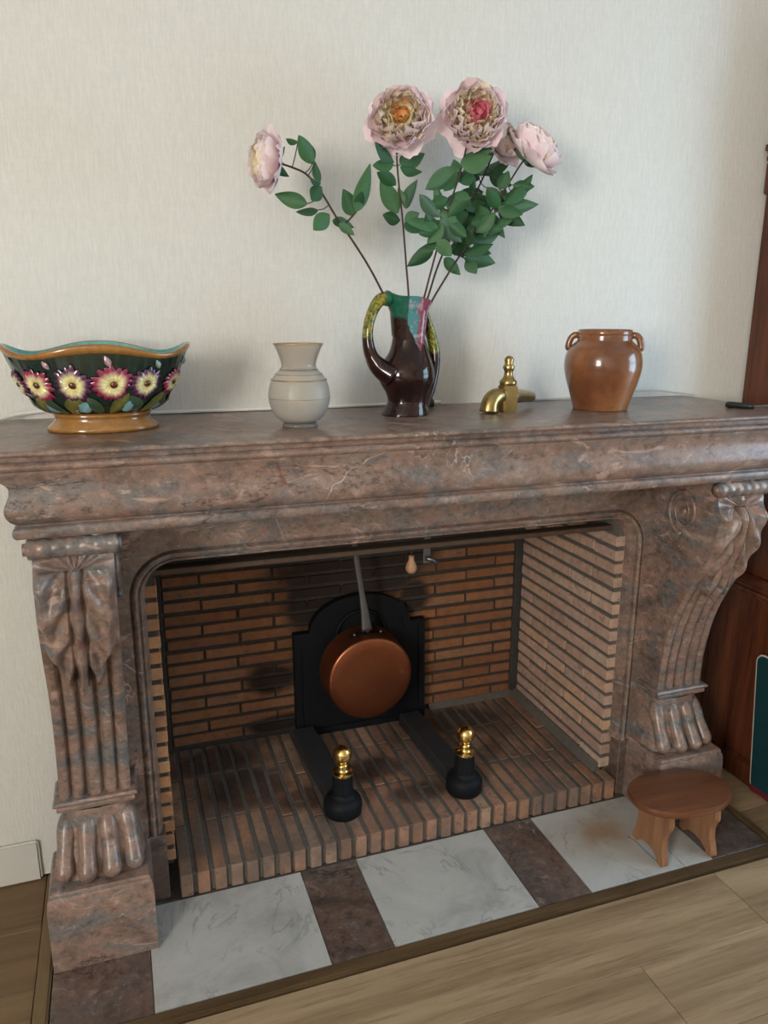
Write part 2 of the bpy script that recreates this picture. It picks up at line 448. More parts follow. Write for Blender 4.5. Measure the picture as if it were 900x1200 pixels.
# ------------------------------------------------------------------ firebox
fb = thing('firebox', 'brick lined firebox with soot stained back wall', 'fireplace', (.635, .5, 0))
BH = .030
def wall_part(name, x0, x1, y0, y1, z0, z1, mat): return box(name, x0, x1, y0, y1, z0, z1, mat, fb)
backw = wall_part('back_wall', -.12, 1.39, D+.008, D+.10, 0, 1.0, MAT['mortar_dark'])
leftw = wall_part('side_wall', -.115, -.006, .062, D+.007, HH+.002, 1.0, MAT['mortar_dark'])
rightw = wall_part('side_wall', 1.276, 1.385, .062, D+.007, HH+.002, 1.0, MAT['mortar'])
NC = 18; Z0 = HH+.014
fbk = brick_mesh(.221, .06, BH)
fbl = brick_mesh(.221, .06, BH); fbr = brick_mesh(.221, .10, BH)
for c in range(NC):
    z = Z0+c*P+BH/2
    # back wall, from x=.03 to 1.24
    xs = .032 - (.114 if c % 2 else 0) + random.uniform(-.006, .006)
    while xs < 1.24:
        a, b = max(xs, .032), min(xs+.221, 1.243)
        if b-a > .02: brick(fbk, MAT['brick_back'], backw, ((a+b)/2, D+.03, z), 0, ((b-a)/.221, 1, 1))
        xs += .228
    for side in (0, 1):
        ys = .058 - (.0 if c % 2 else .114)
        while ys < D-.01:
            a, b = max(ys, .058), min(ys+.221, D-.012)
            if b-a > .02:
                if side == 0: brick(fbl, MAT['brick_left'], leftw, (-.03, (a+b)/2, z), PI/2, ((b-a)/.221, 1, 1))
                else: brick(fbr, MAT['brick_side'], rightw, (1.27+.05, (a+b)/2, z), PI/2, ((b-a)/.221, 1, 1))
            ys += .228
# mortar fillets in the corners and along the foot of the walls
def fillet(name, pts2, y0, y1, mat):
    V, F = poly_extrude(pts2, lambda a, b, d: (a, d, b), y0, y1); return link(name, mesh(name, V, F), mat, fb)
fillet('mortar_fillet', [(1.285, HH+.001), (1.248, HH+.001), (1.250, HH+.004), (1.266, HH+.026), (1.285, HH+.03)], .062, D+.008, MAT['mortar'])
V, F = poly_extrude([(D+.02, HH+.001), (D-.02, HH+.001), (D-.018, HH+.003), (D-.004, HH+.018), (D+.02, HH+.02)], lambda a, b, d: (d, a, b), .92, 1.27)
link('mortar_fillet', mesh('mf', V, F), MAT['mortar'], fb)
for x0, x1 in ((-.01, .028), (1.246, 1.28)): box('mortar_fillet', x0, x1, D-.006, D+.02, HH, .9, MAT['mortar_dark'], fb, .004)
# smoke hood above the opening
V, F = [], []
for (x0, x1, y0, y1, z) in ((-.11, 1.38, .338, D+.09, 1.0), (.35, .92, .40, D+.02, 1.5)):
    V += [(x0, y0, z), (x1, y0, z), (x1, y1, z), (x0, y1, z)]
F = [(0, 1, 5, 4), (1, 2, 6, 5), (2, 3, 7, 6), (3, 0, 4, 7), (4, 5, 6, 7)]
link('smoke_hood', mesh('hood', V, F), MAT['soot'], fb)
box('lintel_bar', -.02, 1.29, .092, .132, .832, .846, MAT['rust'], fb, .002)
box('lintel_beam', -.10, 1.37, .095, .19, .885, 1.0, MAT['soot'], fb)

# ------------------------------------------------------------------ marble mantelpiece
mp = thing('mantelpiece', 'carved rose brown marble mantelpiece with scrolled consoles and lion paws', 'fireplace', (.635, .0, 0))
XC = .635
def mx(x): return 2*XC-x
# cornice and shelf slab: a profile carried round the front and both ends
def sweep_u(prof, bx, by, zt, zb):
    V, F = [], []; n = len(prof)
    for (px_, py_, sx_, sy_) in ((bx, WY-.001, -1, 0), (bx, by, -1, -1), (mx(bx), by, 1, -1), (mx(bx), WY-.001, 1, 0)):
        for o, z in prof:
            e = .048*max(0, min(1, (z-1.128)/.033))**1.8   # the ends sweep out further than the front
            V.append((px_+sx_*(o+e), py_+sy_*o, z))
    for s in range(3):
        for i in range(n-1): F.append((s*n+i, s*n+i+1, (s+1)*n+i+1, (s+1)*n+i))
    F.append((0, n, 2*n, 3*n)); F.append((n-1, 2*n-1, 3*n-1, 4*n-1))
    F.append(tuple(range(n))); F.append(tuple(range(3*n, 4*n)))
    return V, F
BX, BY = -.2475, -.235
def soft(pts, n): return [(p.x, p.y) for p in catmull([(a, b, 0) for a, b in pts], n)]
slab = [(.010, 1.2)] + soft([(.014, 1.1995), (.0195, 1.197), (.021, 1.1935), (.0185, 1.190), (.013, 1.1885)], 12) + [(.004, 1.1875)]
m = mesh('shelf_slab', *sweep_u(slab, BX, BY, 0, 0), True); m.set_sharp_from_angle(angle=math.radians(28))
link('shelf_slab', m, MAT['marble'], mp)
corn = [(.003, 1.1874), (.002, 1.178), (.008, 1.1775)] + soft([(.0105, 1.1765), (.0155, 1.172), (.0155, 1.167), (.0105, 1.1615)], 9) + [(.008, 1.1605)] \
    + soft([(.0075, 1.158), (.0035, 1.147), (.0005, 1.132), (.001, 1.119), (.0055, 1.107), (.0098, 1.097), (.0105, 1.087), (.0075, 1.076), (.001, 1.067), (-.008, 1.060)], 30) \
    + [(-.008, 1.0575)] + soft([(-.004, 1.057), (.0012, 1.053), (.0025, 1.0455), (.001, 1.039), (-.003, 1.0345)], 10) + [(-.03, 1.034)]
m = mesh('cornice', *sweep_u(corn, BX, BY, 0, 0), True); m.set_sharp_from_angle(angle=math.radians(28))
link('cornice', m, MAT['marble'], mp)

# frame of the opening: flat panel + moulding carried round the rounded corners
FY = .02; OX0, OZ1, RO = -.064, .917, .112
def frame_path():
    pts = []                                  # (x, z, nx, nz): n points into the opening
    zb = .185
    for i in range(8): pts.append((OX0, zb+(OZ1-RO-zb)*i/8, 1, 0))
    for i in range(13):
        a = PI - (PI/2)*i/12
        pts.append((OX0+RO+RO*math.cos(a), OZ1-RO+RO*math.sin(a), -math.cos(a), -math.sin(a)))
    L = [(mx(x), z, -nx, nz) for x, z, nx, nz in reversed(pts)]
    return pts+L
fp = frame_path()
mould = [(0, 0), (.0025, .0005), (.004, .007), (.0065, .004), (.010, -.004), (.015, -.006), (.020, -.002), (.0215, .006), (.0235, .006), (.0255, .002), (.029, .002), (.031, .008), (.034, .016), (.037, .024), (.038, .075)]
V, F = [], []; n = len(mould)
for x, z, nx, nz in fp:
    for o, d in mould: V.append((x+nx*o, FY+d, z+nz*o))
for i in range(len(fp)-1):
    for k in range(n-1): F.append((i*n+k, i*n+k+1, (i+1)*n+k+1, (i+1)*n+k))
m = mesh('opening_moulding', V, F, True); m.set_sharp_from_angle(angle=math.radians(35))
link('opening_moulding', m, MAT['marble'], mp)
PX0, PZ1 = -.228, 1.036
V, F = [], []
for x, z, nx, nz in fp:
    if abs(nx) > .999: q = (PX0 if nx > 0 else mx(PX0), z)
    elif abs(nz) > .999: q = (x, PZ1)
    else:
        a = math.atan2(-nz, nx)               # corner: slide along the outer rectangle
        t = a/(PI/2) if nx > 0 else (PI-a)/(PI/2)
        xx, zz = (PX0, (OZ1-RO)+(PZ1-OZ1+RO)*min(1, t*2)) if t < .5 else (PX0+(OX0+RO-PX0)*(t*2-1), PZ1)
        q = (xx if nx > 0 else mx(xx), zz)
    V += [(x, FY, z), (q[0], FY, q[1]), (q[0], WY-.001, q[1])]
for i in range(len(fp)-1):
    for k in range(2): F.append((i*3+k, i*3+k+1, (i+1)*3+k+1, (i+1)*3+k))
link('frame_panel', mesh('frame_panel', V, F), MAT['marble'], mp)
for s in (0, 1):
    xs = (PX0, -.022) if s == 0 else (1.304, mx(PX0))
    box('jamb_block', xs[0], xs[1], FY-.008, .095, .001, .186, MAT['marble_dark'], mp, .002)
    xs = (PX0, -.03) if s == 0 else (mx(-.03), mx(PX0))
    box('jamb_core', xs[0], xs[1], FY+.03, WY-.002, .186, .93, MAT['marble_dark'], mp)
box('lintel_core', PX0, mx(PX0), FY+.03, .094, .93, 1.03, MAT['marble_dark'], mp)

# consoles --------------------------------------------------------
prof = [(-.222, 1.034), (-.222, .99), (-.226, .96), (-.231, .92), (-.2135, .852), (-.1755, .768), (-.1416, .71), (-.11, .647), (-.09, .591), (-.0744, .525), (-.065, .463), (-.061, .40), (-.061, .372)]
def console(side):
    root = bpy.data.objects.new('console', None); C.objects.link(root); root.parent = mp
    X = (lambda x: x) if side == 0 else mx
    NS, NT = 65, 140
    pts = catmull([(0, y, z) for y, z in prof], NT)
    V, F = [], []
    for i, p in enumerate(pts):
        t = (pts[min(i+1, NT-1)]-pts[max(i-1, 0)]).normalized()
        nrm = Vector((0, t.z, -t.y));
        if nrm.y > 0: nrm = -nrm
        z = p.z; u = (1.034-z)/(1.034-.372)
        xc = -.152-.016*u; hw = .0715+.004*u
        for k in range(NS):
            s = -1+2*k/(NS-1); a = abs(s); d = 0
            # flutes on the lower part
            fl = max(0, min(1, (.78-z)/.06))
            d += fl*(.006-.017*math.exp(-((a-.24)/.075)**2)-.014*math.exp(-((a-.66)/.06)**2))*min(1, (1-a)*9)
            # acanthus leaf on the upper part: lobes with a deep mid rib
            if .70 < z < .965:
                lz = (.965-z)/.265                       # 0 at the top, 1 at the tip
                wl = (1.04-.18*lz)*math.sqrt(max(0, 1-max(0, (lz-.35)/.65)**2.2)) + .06*math.sin(lz*22)
                if a < wl:
                    q = a/max(wl, .05)
                    body = .011*(1-q**6)*min(1, lz*9)
                    ribs = .0055*math.sin((lz*2.0-q*.85)*11+.6)*min(1, q*3)*(1-q**4)
                    curl = .007*math.exp(-((q-.82)/.13)**2)
                    mid = .006*math.exp(-(a/.10)**2)-.007*math.exp(-((a-.17)/.05)**2)
                    d += (body+ribs*1.25+curl+mid*1.3)*1.2
                    d += .010*math.exp(-((lz-.80)/.14)**2)*(1-q**2)
            if z >= .965:                                 # shell fan under the roll
                ang = math.atan2(z-.962, s*.07)
                d += .0035*math.cos(ang*13)*min(1, (1-a)*5)
            V.append((X(xc+hw*s), p.y+nrm.y*d, p.z+nrm.z*d))
    for i in range(NT-1):
        for k in range(NS-1): F.append((i*NS+k, i*NS+k+1, (i+1)*NS+k+1, (i+1)*NS+k))
    # flat flanks running back to the frame
    for k in (0, NS-1):
        b = len(V)
        for i in range(NT): V.append((V[i*NS+k][0], FY, V[i*NS+k][2]))
        for i in range(NT-1): F.append((i*NS+k, (i+1)*NS+k, b+i+1, b+i))
    m = mesh('body', V, F, True); m.set_sharp_from_angle(angle=math.radians(42))
    link('body', m, MAT['marble_grey'], root)
    # roll at the top
    rp, rr = [], []
    for i in range(61):
        t = i/60; x = -.238+.172*t
        rp.append((X(x), -.222, 1.012)); rr.append(.0175+.0025*abs(math.sin(t*PI*7)) if .04 < t < .96 else .012)
    tube('roll', rp, rr, MAT['marble_grey'], root, 16)
    # scroll carved on both flanks
    for xs in (-.0795, -.2245):
        sp = []
        for i in range(70):
            t = i/69; a = -PI*.5+t*PI*4.4; r = .054*(1-t)+.010
            sp.append((X(xs-.004*((1.034-.93)/.66)), -.105+r*math.cos(a)*.92, .930+r*math.sin(a)))
        tube('scroll', sp, [.0075-.0035*i/69 for i in range(70)], MAT['marble_grey'], root, 6)
        bm = bmesh.new(); bmesh.ops.create_uvsphere(bm, u_segments=14, v_segments=8, radius=.014)
        for v in bm.verts: v.co = Vector((X(xs)+v.co.x*.6, -.105+v.co.y, .930+v.co.z))
        link('scroll_eye', bm_mesh('eye', bm, True), MAT['marble_grey'], root)
    # cap moulding
    def ring(name, x0, x1, yf, zpts, mat):
        V, F = [], []; n = len(zpts)
        for (px_, py_, a, b) in ((x0, FY, -1, 0), (x0, yf, -1, -1), (x1, yf, 1, -1), (x1, FY, 1, 0)):
            for o, z in zpts: V.append((X(px_+a*o), py_+b*o, z))
        for s in range(3):
            for i in range(n-1): F.append((s*n+i, s*n+i+1, (s+1)*n+i+1, (s+1)*n+i))
        F += [(0, n, 2*n, 3*n), (n-1, 2*n-1, 3*n-1, 4*n-1), tuple(range(n)), tuple(range(3*n, 4*n))]
        m = mesh(name, V, F, True); m.set_sharp_from_angle(angle=math.radians(30)); return link(name, m, mat, root)
    ring('cap_moulding', -.2435, -.0925, -.066, [(.0, .384), (.010, .383), (.014, .378), (.011, .373), (.006, .370), (.008, .364), (.006, .357), (0, .353)], MAT['marble_grey'])
    ring('plinth', -.286, -.060, -.141, [(-.012, .198), (-.009, .1975), (-.006, .192), (-.006, .187), (-.003, .182), (-.001, .170), (-.001, .163), (0, .160), (0, .001)], MAT['marble'])
    # paw
    paw = bpy.data.objects.new('paw', None); C.objects.link(paw); paw.parent = root
    bm = bmesh.new()
    secs = [(.352, .071, -.066), (.325, .071, -.070), (.29, .078, -.074), (.255, .088, -.088), (.225, .094, -.098), (.199, .096, -.102)]
    rows = []
    for z, hw, yf in secs:
        row = []
        for (x, y) in ((-1, FY), (-1, yf*.3), (-.92, yf*.82), (-.6, yf), (0, yf-.004), (.6, yf), (.92, yf*.82), (1, yf*.3), (1, FY)):
            row.append(bm.verts.new((X(-.168+hw*x), y, z)))
        rows.append(row)
    for a, b in zip(rows, rows[1:]):
        for i in range(8): bm.faces.new((a[i], a[i+1], b[i+1], b[i]))
    link('foot', bm_mesh('foot', bm, True), MAT['marble_grey'], paw)
    for i, xo in enumerate((-.073, -.027, .022, .068)):
        fwd = (.012, -.004, -.004, .010)[i]; x0 = -.168
        path = [(x0+xo*.80, -.030, .338), (x0+xo*.86, -.052+fwd, .320), (x0+xo*.93, -.066+fwd, .298), (x0+xo, -.086+fwd, .264), (x0+xo*1.04, -.104+fwd, .236), (x0+xo*1.06, -.114+fwd, .219), (x0+xo*1.06, -.116+fwd, .207)]
        rad = [.010, .0205, .0225, .0185, .0205, .0205, .010]
        cp = catmull([(X(a), b, c) for a, b, c in path], 22); cr = [v.x for v in catmull([(r, 0, 0) for r in rad], 22)]
        tube('toe', cp, cr, MAT['marble_grey'], paw, 14)
    return root
console(0); console(1)

# ------------------------------------------------------------------ iron fireback
fbk_t = thing('fireback', 'black cast iron fireback with arched top against the brick back', 'fireback', (.66, .575, HH))
def arch_outline(x0, x1, z0, zs, zt, r, n=20, ins=0):
    xc = (x0+x1)/2; pts = [(x0+ins, z0+ins), (x1-ins, z0+ins), (x1-ins, zs-ins)]
    h = zt-zs
    for i in range(n+1):
        a = PI*i/n; pts.append((xc+(r-ins)*math.cos(a), zs-ins+(h)*math.sin(a)))
    pts.append((x0+ins, zs-ins)); return pts
lean = lambda z: D-.044+(z-HH)*.035
oa = arch_outline(.428, .886, HH, .428, .540, .175)
V, F = poly_extrude(oa, lambda a, b, d: (a, lean(b)+d, b), 0, .020); link('plate', mesh('plate', V, F), MAT['iron'], fbk_t)
ob = arch_outline(.428, .886, HH, .428, .540, .175, 20, .022)
nn = len(oa); V, F = [], []
for (ol, d) in ((oa, -.001), (oa, -.007), (ob, -.007), (ob, -.001)): V += [(a, lean(b)+d, b) for a, b in ol]
for r in range(3):
    for i in range(nn): F.append((r*nn+i, r*nn+(i+1) % nn, (r+1)*nn+(i+1) % nn, (r+1)*nn+i))
link('rim', mesh('rim', V, F), MAT['iron'], fbk_t)
ring_p = [(.657+.085*math.cos(a), lean(.40)-.004, .40+.085*math.sin(a)) for a in [2*PI*i/40 for i in range(41)]]
tube('medallion_ring', ring_p, .006, MAT['iron'], fbk_t, 8)

# ------------------------------------------------------------------ andirons
def andiron(x, y, label):
    t = thing('andiron', label, 'andiron', (x, y, HH), 'andirons on the brick hearth')
    def lp(name, pr, mat, n=40, fn=None):
        m = lathe_mesh(name, pr, n, True, True, 1, 1, True, fn); m.materials.append(mat)
        o = bpy.data.objects.new(name, m); C.objects.link(o); o.parent = t; return o
    lp('base', [(.050, 0), (.054, .006), (.0545, .034), (.052, .042), (.046, .050), (.041, .054), (.033, .058), (.031, .066)], MAT['iron'])
    lp('column', [(.030, .064), (.029, .070), (.0265, .118), (.0265, .122)], MAT['iron'], 60, lambda r, z, a: r*(1+.055*math.cos(14*a)) if z > .066 else r)
    lp('collar', [(.028, .121), (.0295, .124), (.0285, .129), (.020, .132), (.016, .137), (.0145, .142), (.0165, .148), (.015, .152), (.011, .156)], MAT['brass'])
    bm = bmesh.new(); bmesh.ops.create_uvsphere(bm, u_segments=28, v_segments=18, radius=.0265)
    for v in bm.verts: v.co = Vector((v.co.x, v.co.y, v.co.z*1.06+.182))
    m = bm_mesh('ball', bm, True); m.materials.append(MAT['brass'])
    o = bpy.data.objects.new('ball', m); C.objects.link(o); o.parent = t
    bm = bmesh.new(); bm_box(bm, -.036, .036, .03, .408, .004, .046, .003); m = bm_mesh('log_bar', bm); m.materials.append(MAT['iron_bar'])
    o = bpy.data.objects.new('log_bar', m); C.objects.link(o); o.parent = t; o.rotation_euler.z = .05
    bm = bmesh.new(); bm_box(bm, -.03, .03, .37, .40, 0, .006); m = bm_mesh('rear_foot', bm); m.materials.append(MAT['iron_bar'])
    o = bpy.data.objects.new('rear_foot', m); C.objects.link(o); o.parent = t; o.rotation_euler.z = .05
    return t
andiron(.464, .125, 'black iron andiron with brass ball, nearer the sooty left side of the hearth')
andiron(.834, .108, 'black iron andiron with brass ball, nearer the buff right brick cheek')

# ------------------------------------------------------------------ copper pan
pan = thing('copper_saucepan', 'old copper saucepan with iron handle hung in front of the fireback', 'pan', (.65, .43, .30))
pm = lathe_mesh('pan', [(.0, 0), (.10, 0), (.132, .001), (.1385, .004), (.141, .010), (.1425, .10), (.145, .103), (.142, .103), (.139, .098), (.1375, .012), (.0, .008)], 64, False, False)
o = link('bowl', pm, MAT['copper'], pan, False); o.rotation_euler = (-PI/2-.0, 0, 0)
o.location = (0, 0, 0)
hp = [(.648, .470, .452), (.642, .470, .51), (.630, .473, .60), (.613, .470, .71), (.600, .462, .80), (.592, .455, .853)]
cp = catmull(hp, 26)
hn = tube('handle', cp, [.020-.010*min(1, i/9)+.0 for i in range(26)], MAT['steel'], pan, 10, (Vector((0, 1, 0)), .4))
bm = bmesh.new()
for i in range(13):
    a = PI/2+(-.42+.84*i/12); hgt = .016-.008*abs(i-6)/6
    for dy in (-hgt, hgt): bm.verts.new((.65+.146*math.cos(a), .474+dy, .30+.146*math.sin(a)))
bm.verts.ensure_lookup_table()
for i in range(12): bm.faces.new((bm.verts[2*i], bm.verts[2*i+1], bm.verts[2*i+3], bm.verts[2*i+2]))
bmesh.ops.solidify(bm, geom=bm.faces[:], thickness=.004)
link('handle_plate', bm_mesh('hpl', bm), MAT['iron_bar'], pan)
for a in (-.30, 0, .30):
    bm = bmesh.new(); bmesh.ops.create_uvsphere(bm, u_segments=10, v_segments=6, radius=.0055)
    for v in bm.verts: v.co += Vector((.65+.150*math.cos(PI/2+a), .468, .30+.150*math.sin(PI/2+a)))
    link('rivet', bm_mesh('rivet', bm, True), MAT['steel'], pan)
hk = [(.592, .455+.012*math.cos(a), .862+.012*math.sin(a)) for a in [2*PI*i/20 for i in range(21)]]
tube('hanging_ring', hk, .0035, MAT['steel'], pan, 6)
tag(box('pot_bar', -.003, 1.272, .449, .461, .858, .868, MAT['iron_bar']), 'iron crossbar spanning the firebox above the copper saucepan', 'bar')

# damper pull and bracket hanging behind the lintel
kx = onY(482, 660, .20)
pl = thing('damper_pull', 'small pale turned wooden pull knob hanging under the lintel', 'knob', (kx.x, .20, kx.z-.03))
m = lathe_mesh('knob', [(.002, 0), (.010, .002), (.0155, .010), (.0165, .018), (.0135, .028), (.009, .037), (.0075, .046), (.008, .052), (.003, .054)], 20, True, True)
link('knob', m, MAT['wood_knob'], pl, False)
tube('cord', [(kx.x, .20, kx.z+.024), (kx.x, .197, .86), (kx.x, .188, .90)], .0015, MAT['rust'], pl, 6)
bk = onY(500, 655, .20)
bt = thing('damper_catch', 'small grey metal catch beside the wooden pull knob', 'bracket', (bk.x, .20, bk.z))
box('catch_plate', bk.x-.012, bk.x+.010, .194, .199, bk.z-.012, .90, MAT['steel'], bt, .002)
tube('catch_lever', [(bk.x-.006, .188, bk.z+.006), (bk.x+.010, .186, bk.z+.002), (bk.x+.024, .184, bk.z-.010)], [.007, .006, .0075], MAT['steel'], bt, 10)

# ------------------------------------------------------------------ stool
ST = .180
st = thing('footstool', 'small oval brown wooden footstool standing on the marble hearth', 'stool', (1.318, -.238, 0))
st.rotation_euler.z = -.06
def stl(name, me, mat):
    me.materials.append(mat); o = bpy.data.objects.new(name, me); C.objects.link(o); o.parent = st; return o
V, F = [], []; n = 56
rings = [(.93, ST-.022), (.985, ST-.020), (1, ST-.013), (1, ST-.008), (.985, ST-.001), (.955, ST)]
for s, z in rings:
    for k in range(n):
        a = 2*PI*k/n; e = .86
        cx, cy = math.cos(a), math.sin(a)
        V.append((.146*s*math.copysign(abs(cx)**e, cx), .094*s*math.copysign(abs(cy)**e, cy), z))
for i in range(len(rings)-1):
    for k in range(n): F.append((i*n+k, i*n+(k+1) % n, (i+1)*n+(k+1) % n, (i+1)*n+k))
F += [tuple(range(n)), tuple(range((len(rings)-1)*n, len(rings)*n))]
m = mesh('seat', V, F, True); m.set_sharp_from_angle(angle=math.radians(40)); stl('seat', m, MAT['stool'])
half = [(.0, .024), (.024, .020), (.042, .010), (.050, 0), (.064, 0), (.070, .006), (.066, .024), (.058, .050), (.057, .078), (.062, .098), (.071, .114), (.072, .132), (.068, ST-.022)]
out = [(p.x, p.y) for p in catmull([(a, b, 0) for a, b in half], 40)]
ol = out + [(-a, b) for a, b in reversed(out)][:-1]
for s in (-1, 1):
    V, F = poly_extrude(ol, lambda a, b, d: (s*(.071+(.158-b)*.04)+d, a, b), -.009, .009)
    bm = bmesh.new(); mm = mesh('leg', V, F); bm.from_mesh(mm)
    stl('leg', bm_mesh('leg', bm), MAT['stool_leg'])
apr = [(-.072, ST-.022), (.072, ST-.022), (.072, ST-.052), (.055, ST-.054), (.040, ST-.042), (-.040, ST-.042), (-.055, ST-.054), (-.072, ST-.052)]
V, F = poly_extrude(apr, lambda a, b, d: (a, d, b), -.008, .008); stl('stretcher', mesh('stretcher', V, F), MAT['stool_leg'])

# ------------------------------------------------------------------ dresser and board at the right
dr = thing('dresser', 'tall dark mahogany dresser standing right of the mantelpiece', 'dresser', (2.1, 0, 0))
bx0, bxr, by0 = 1.742, 2.60, -.30
bm = bmesh.new(); bm_box(bm, bx0, bxr, by0, WY-.004, .0, .60, .003); link('base_cabinet', bm_mesh('bc', bm), MAT['mahogany'], dr)
box('base_skirting', bx0-.014, bxr+.01, by0-.014, WY-.006, -.003, .075, MAT['mahogany'], dr, .006, 2)
box('top_moulding', bx0-.016, bxr+.01, by0-.018, WY-.006, .60, .622, MAT['mahogany'], dr, .008, 3)
box('top_moulding', bx0-.006, bxr, by0-.008, WY-.006, .622, .642, MAT['mahogany'], dr, .006, 2)
box('hutch', 1.802, 2.56, -.02, WY-.004, .642, 2.25, MAT['mahogany'], dr, .003)
for a, b in ((by0+.03, by0+.06), (WY-.05, WY-.02)):
    box('panel_stile', bx0-.004, bx0+.002, a, b, .09, .585, MAT['mahogany'], dr, .0015)
box('hutch_moulding', 1.770, 2.59, -.05, WY-.005, 1.888, 1.922, MAT['mahogany'], dr, .010, 3)
box('hutch_moulding', 1.785, 2.575, -.035, WY-.005, 1.868, 1.888, MAT['mahogany'], dr, .004, 2)
box('bracket', 1.787, 1.803, WY-.04, WY-.006, 1.78, 1.868, MAT['mahogany'], dr, .004, 2)
for (xx, nm) in ((2.17, 'door'),):
    for a, b in ((bx0+.03, xx-.004), (xx+.004, bxr-.03)):
        d_ = box('door', a, b, by0-.016, by0-.001, .10, .57, MAT['mahogany'], dr, .004)
        k_ = lathe_mesh('knob', [(.006, 0), (.006, .010), (.013, .016), (.012, .024), (.004, .028)], 14, True, True)
        k_.materials.append(MAT['brass_old']); ko = bpy.data.objects.new('knob', k_); C.objects.link(ko); ko.parent = d_
        ko.location = ((b-.04) if a < xx-.1 and b < xx else (a+.04), by0-.016, .34); ko.rotation_euler.x = PI/2
tb = thing('teal_board', 'dark teal cloth covered board with pale edge leaning on the dresser', 'board', (1.715, -.2, 0))
def round_rect(w_, h_, r, n=6):
    pts = []
    for cx, cz, a0 in ((w_-r, h_-r, 0), (r, h_-r, PI/2), (r, r, PI), (w_-r, r, 1.5*PI)):
        for i in range(n+1):
            a = a0+PI/2*i/n; pts.append((cx+r*math.cos(a), cz+r*math.sin(a)))
    return pts
def tb_place(off): return lambda a, b, d: (1.719+d+off, -.100-a*.995+b*.09, b*.995+.004+a*.0)
V, F = poly_extrude(round_rect(.36, .445, .03), tb_place(0), 0, .006); link('panel', mesh('pnl', V, F), MAT['teal'], tb)
rr = [tb_place(.003)(a, b, 0) for a, b in round_rect(.36, .445, .03)]; rr.append(rr[0])
tube('edging', rr, .0036, MAT['edge_white'], tb, 6)
V, F = poly_extrude(round_rect(.36, .02, .006), tb_place(0), -.001, .0075); link('binding', mesh('bnd', V, F), MAT['crimson'], tb)

# ================================================================== things on the shelf
SZ = 1.2
# ---- glazed bowl
def majolica(name, stops):
    a = N(name); return a
def col_attr_mat(name, rough=.2, coat=.6, spec=.5, var=.25, scale=60, trans=0):
    a = N(name); at = a.n('ShaderNodeAttribute'); at.attribute_name = 'Col'
    n = a.noise(a.pos(local=True), scale, 4, .6)
    c = a.mix(1.0, at.outputs['Color'], a.ramp(n, [(.3, (1-var,)*3), (.7, (1+var*.6,)*3)]), 'MULTIPLY')
    m = a.out(c, rough, 0, spec, coat)
    if trans:
        tr = a.n('ShaderNodeBsdfTranslucent'); a.l(c, tr.inputs[0]); mx_ = a.n('ShaderNodeMixShader'); mx_.inputs[0].default_value = trans
        a.l(a.b.outputs[0], mx_.inputs[1]); a.l(tr.outputs[0], mx_.inputs[2]); a.l(mx_.outputs[0], a.t.nodes['Material Output'].inputs[0])
    return m
MAT['glaze'] = col_attr_mat('coloured lead glaze')
MAT['petal'] = col_attr_mat('silk petal', .8, 0, .2, .06, 90, .16)
def set_cols(me, fn):
    at = me.color_attributes.new('Col', 'FLOAT_COLOR', 'POINT')
    for i, v in enumerate(me.vertices): at.data[i].color = (*fn(v.co), 1)
    return me
def lerp(a, b, t):
    if not isinstance(a, tuple): return a+(b-a)*t
    return tuple(x+(y-x)*t for x, y in zip(a, b))
def steps(t, st):
    if t <= st[0][0]: return st[0][1]
    for (a, ca), (b, cb) in zip(st, st[1:]):
        if t <= b: return lerp(ca, cb, (t-a)/max(1e-6, b-a))
    return st[-1][1]

bw = thing('jardiniere', 'scalloped dark green glazed bowl with relief flowers and amber rim', 'bowl', (-.082, -.002, SZ))
BRX, BRY = .178, .118
def bowl_r(z, a):                         # outer plan radius factor at height z (0..1)
    t = z
    base = steps(t, [(0, .52), (.04, .54), (.10, .62), (.2, .72), (.4, .81), (.6, .88), (.8, .945), (1, 1.0)])
    lob = 1+.030*max(0, t-.3)*math.cos(4*a)
    return base*lob
BZ0, BZ1 = .034, .166
def bowl_pt(t, a, s=1.0):
    zz = BZ0+(BZ1-BZ0)*t + .0095*(max(0, t-.55)/.45)**1.5*math.cos(4*a)
    r = bowl_r(t, a)*s
    e = .9; c, s_ = math.cos(a), math.sin(a)
    return Vector((BRX*r*math.copysign(abs(c)**e, c), BRY*r*math.copysign(abs(s_)**e, s_), zz))
def bowl_shell():
    V, F, K = [], [], []; n = 144; T = [0, .03, .07, .12, .2, .3, .4, .5, .6, .7, .76, .8, .84, .88, .92]
    def addring(fn, col):
        for k in range(n): V.append(fn(2*PI*k/n)); K.append(col(2*PI*k/n))
    gr = (.006, .019, .015)
    for t in T:
        def fn(a, t=t):
            rib = 1+(.007*math.cos(a*90) if t > .62 else 0)
            return bowl_pt(t, a, rib)
        addring(fn, lambda a, t=t: lerp(gr, (.013, .038, .029), max(0, math.cos(a*90)) if t > .62 else .25))
    rows = len(T)
    for i in range(rows-1):
        for k in range(n): F.append((i*n+k, i*n+(k+1) % n, (i+1)*n+(k+1) % n, (i+1)*n+k))
    me = mesh('bowl_body', V, F, True); at = me.color_attributes.new('Col', 'FLOAT_COLOR', 'POINT')
    for i, c in enumerate(K): at.data[i].color = (*c, 1)
    return me
o = link('body', bowl_shell(), MAT['glaze'], bw, False)
def ring_loft(name, rows, cols, n=144):
    V, F = [], []
    for fn in rows:
        for k in range(n): V.append(fn(2*PI*k/n))
    for i in range(len(rows)-1):
        for k in range(n): F.append((i*n+k, i*n+(k+1) % n, (i+1)*n+(k+1) % n, (i+1)*n+k))
    me = mesh(name, V, F, True); at = me.color_attributes.new('Col', 'FLOAT_COLOR', 'POINT')
    for i in range(len(V)): at.data[i].color = (*cols[i//n], 1)
    return me
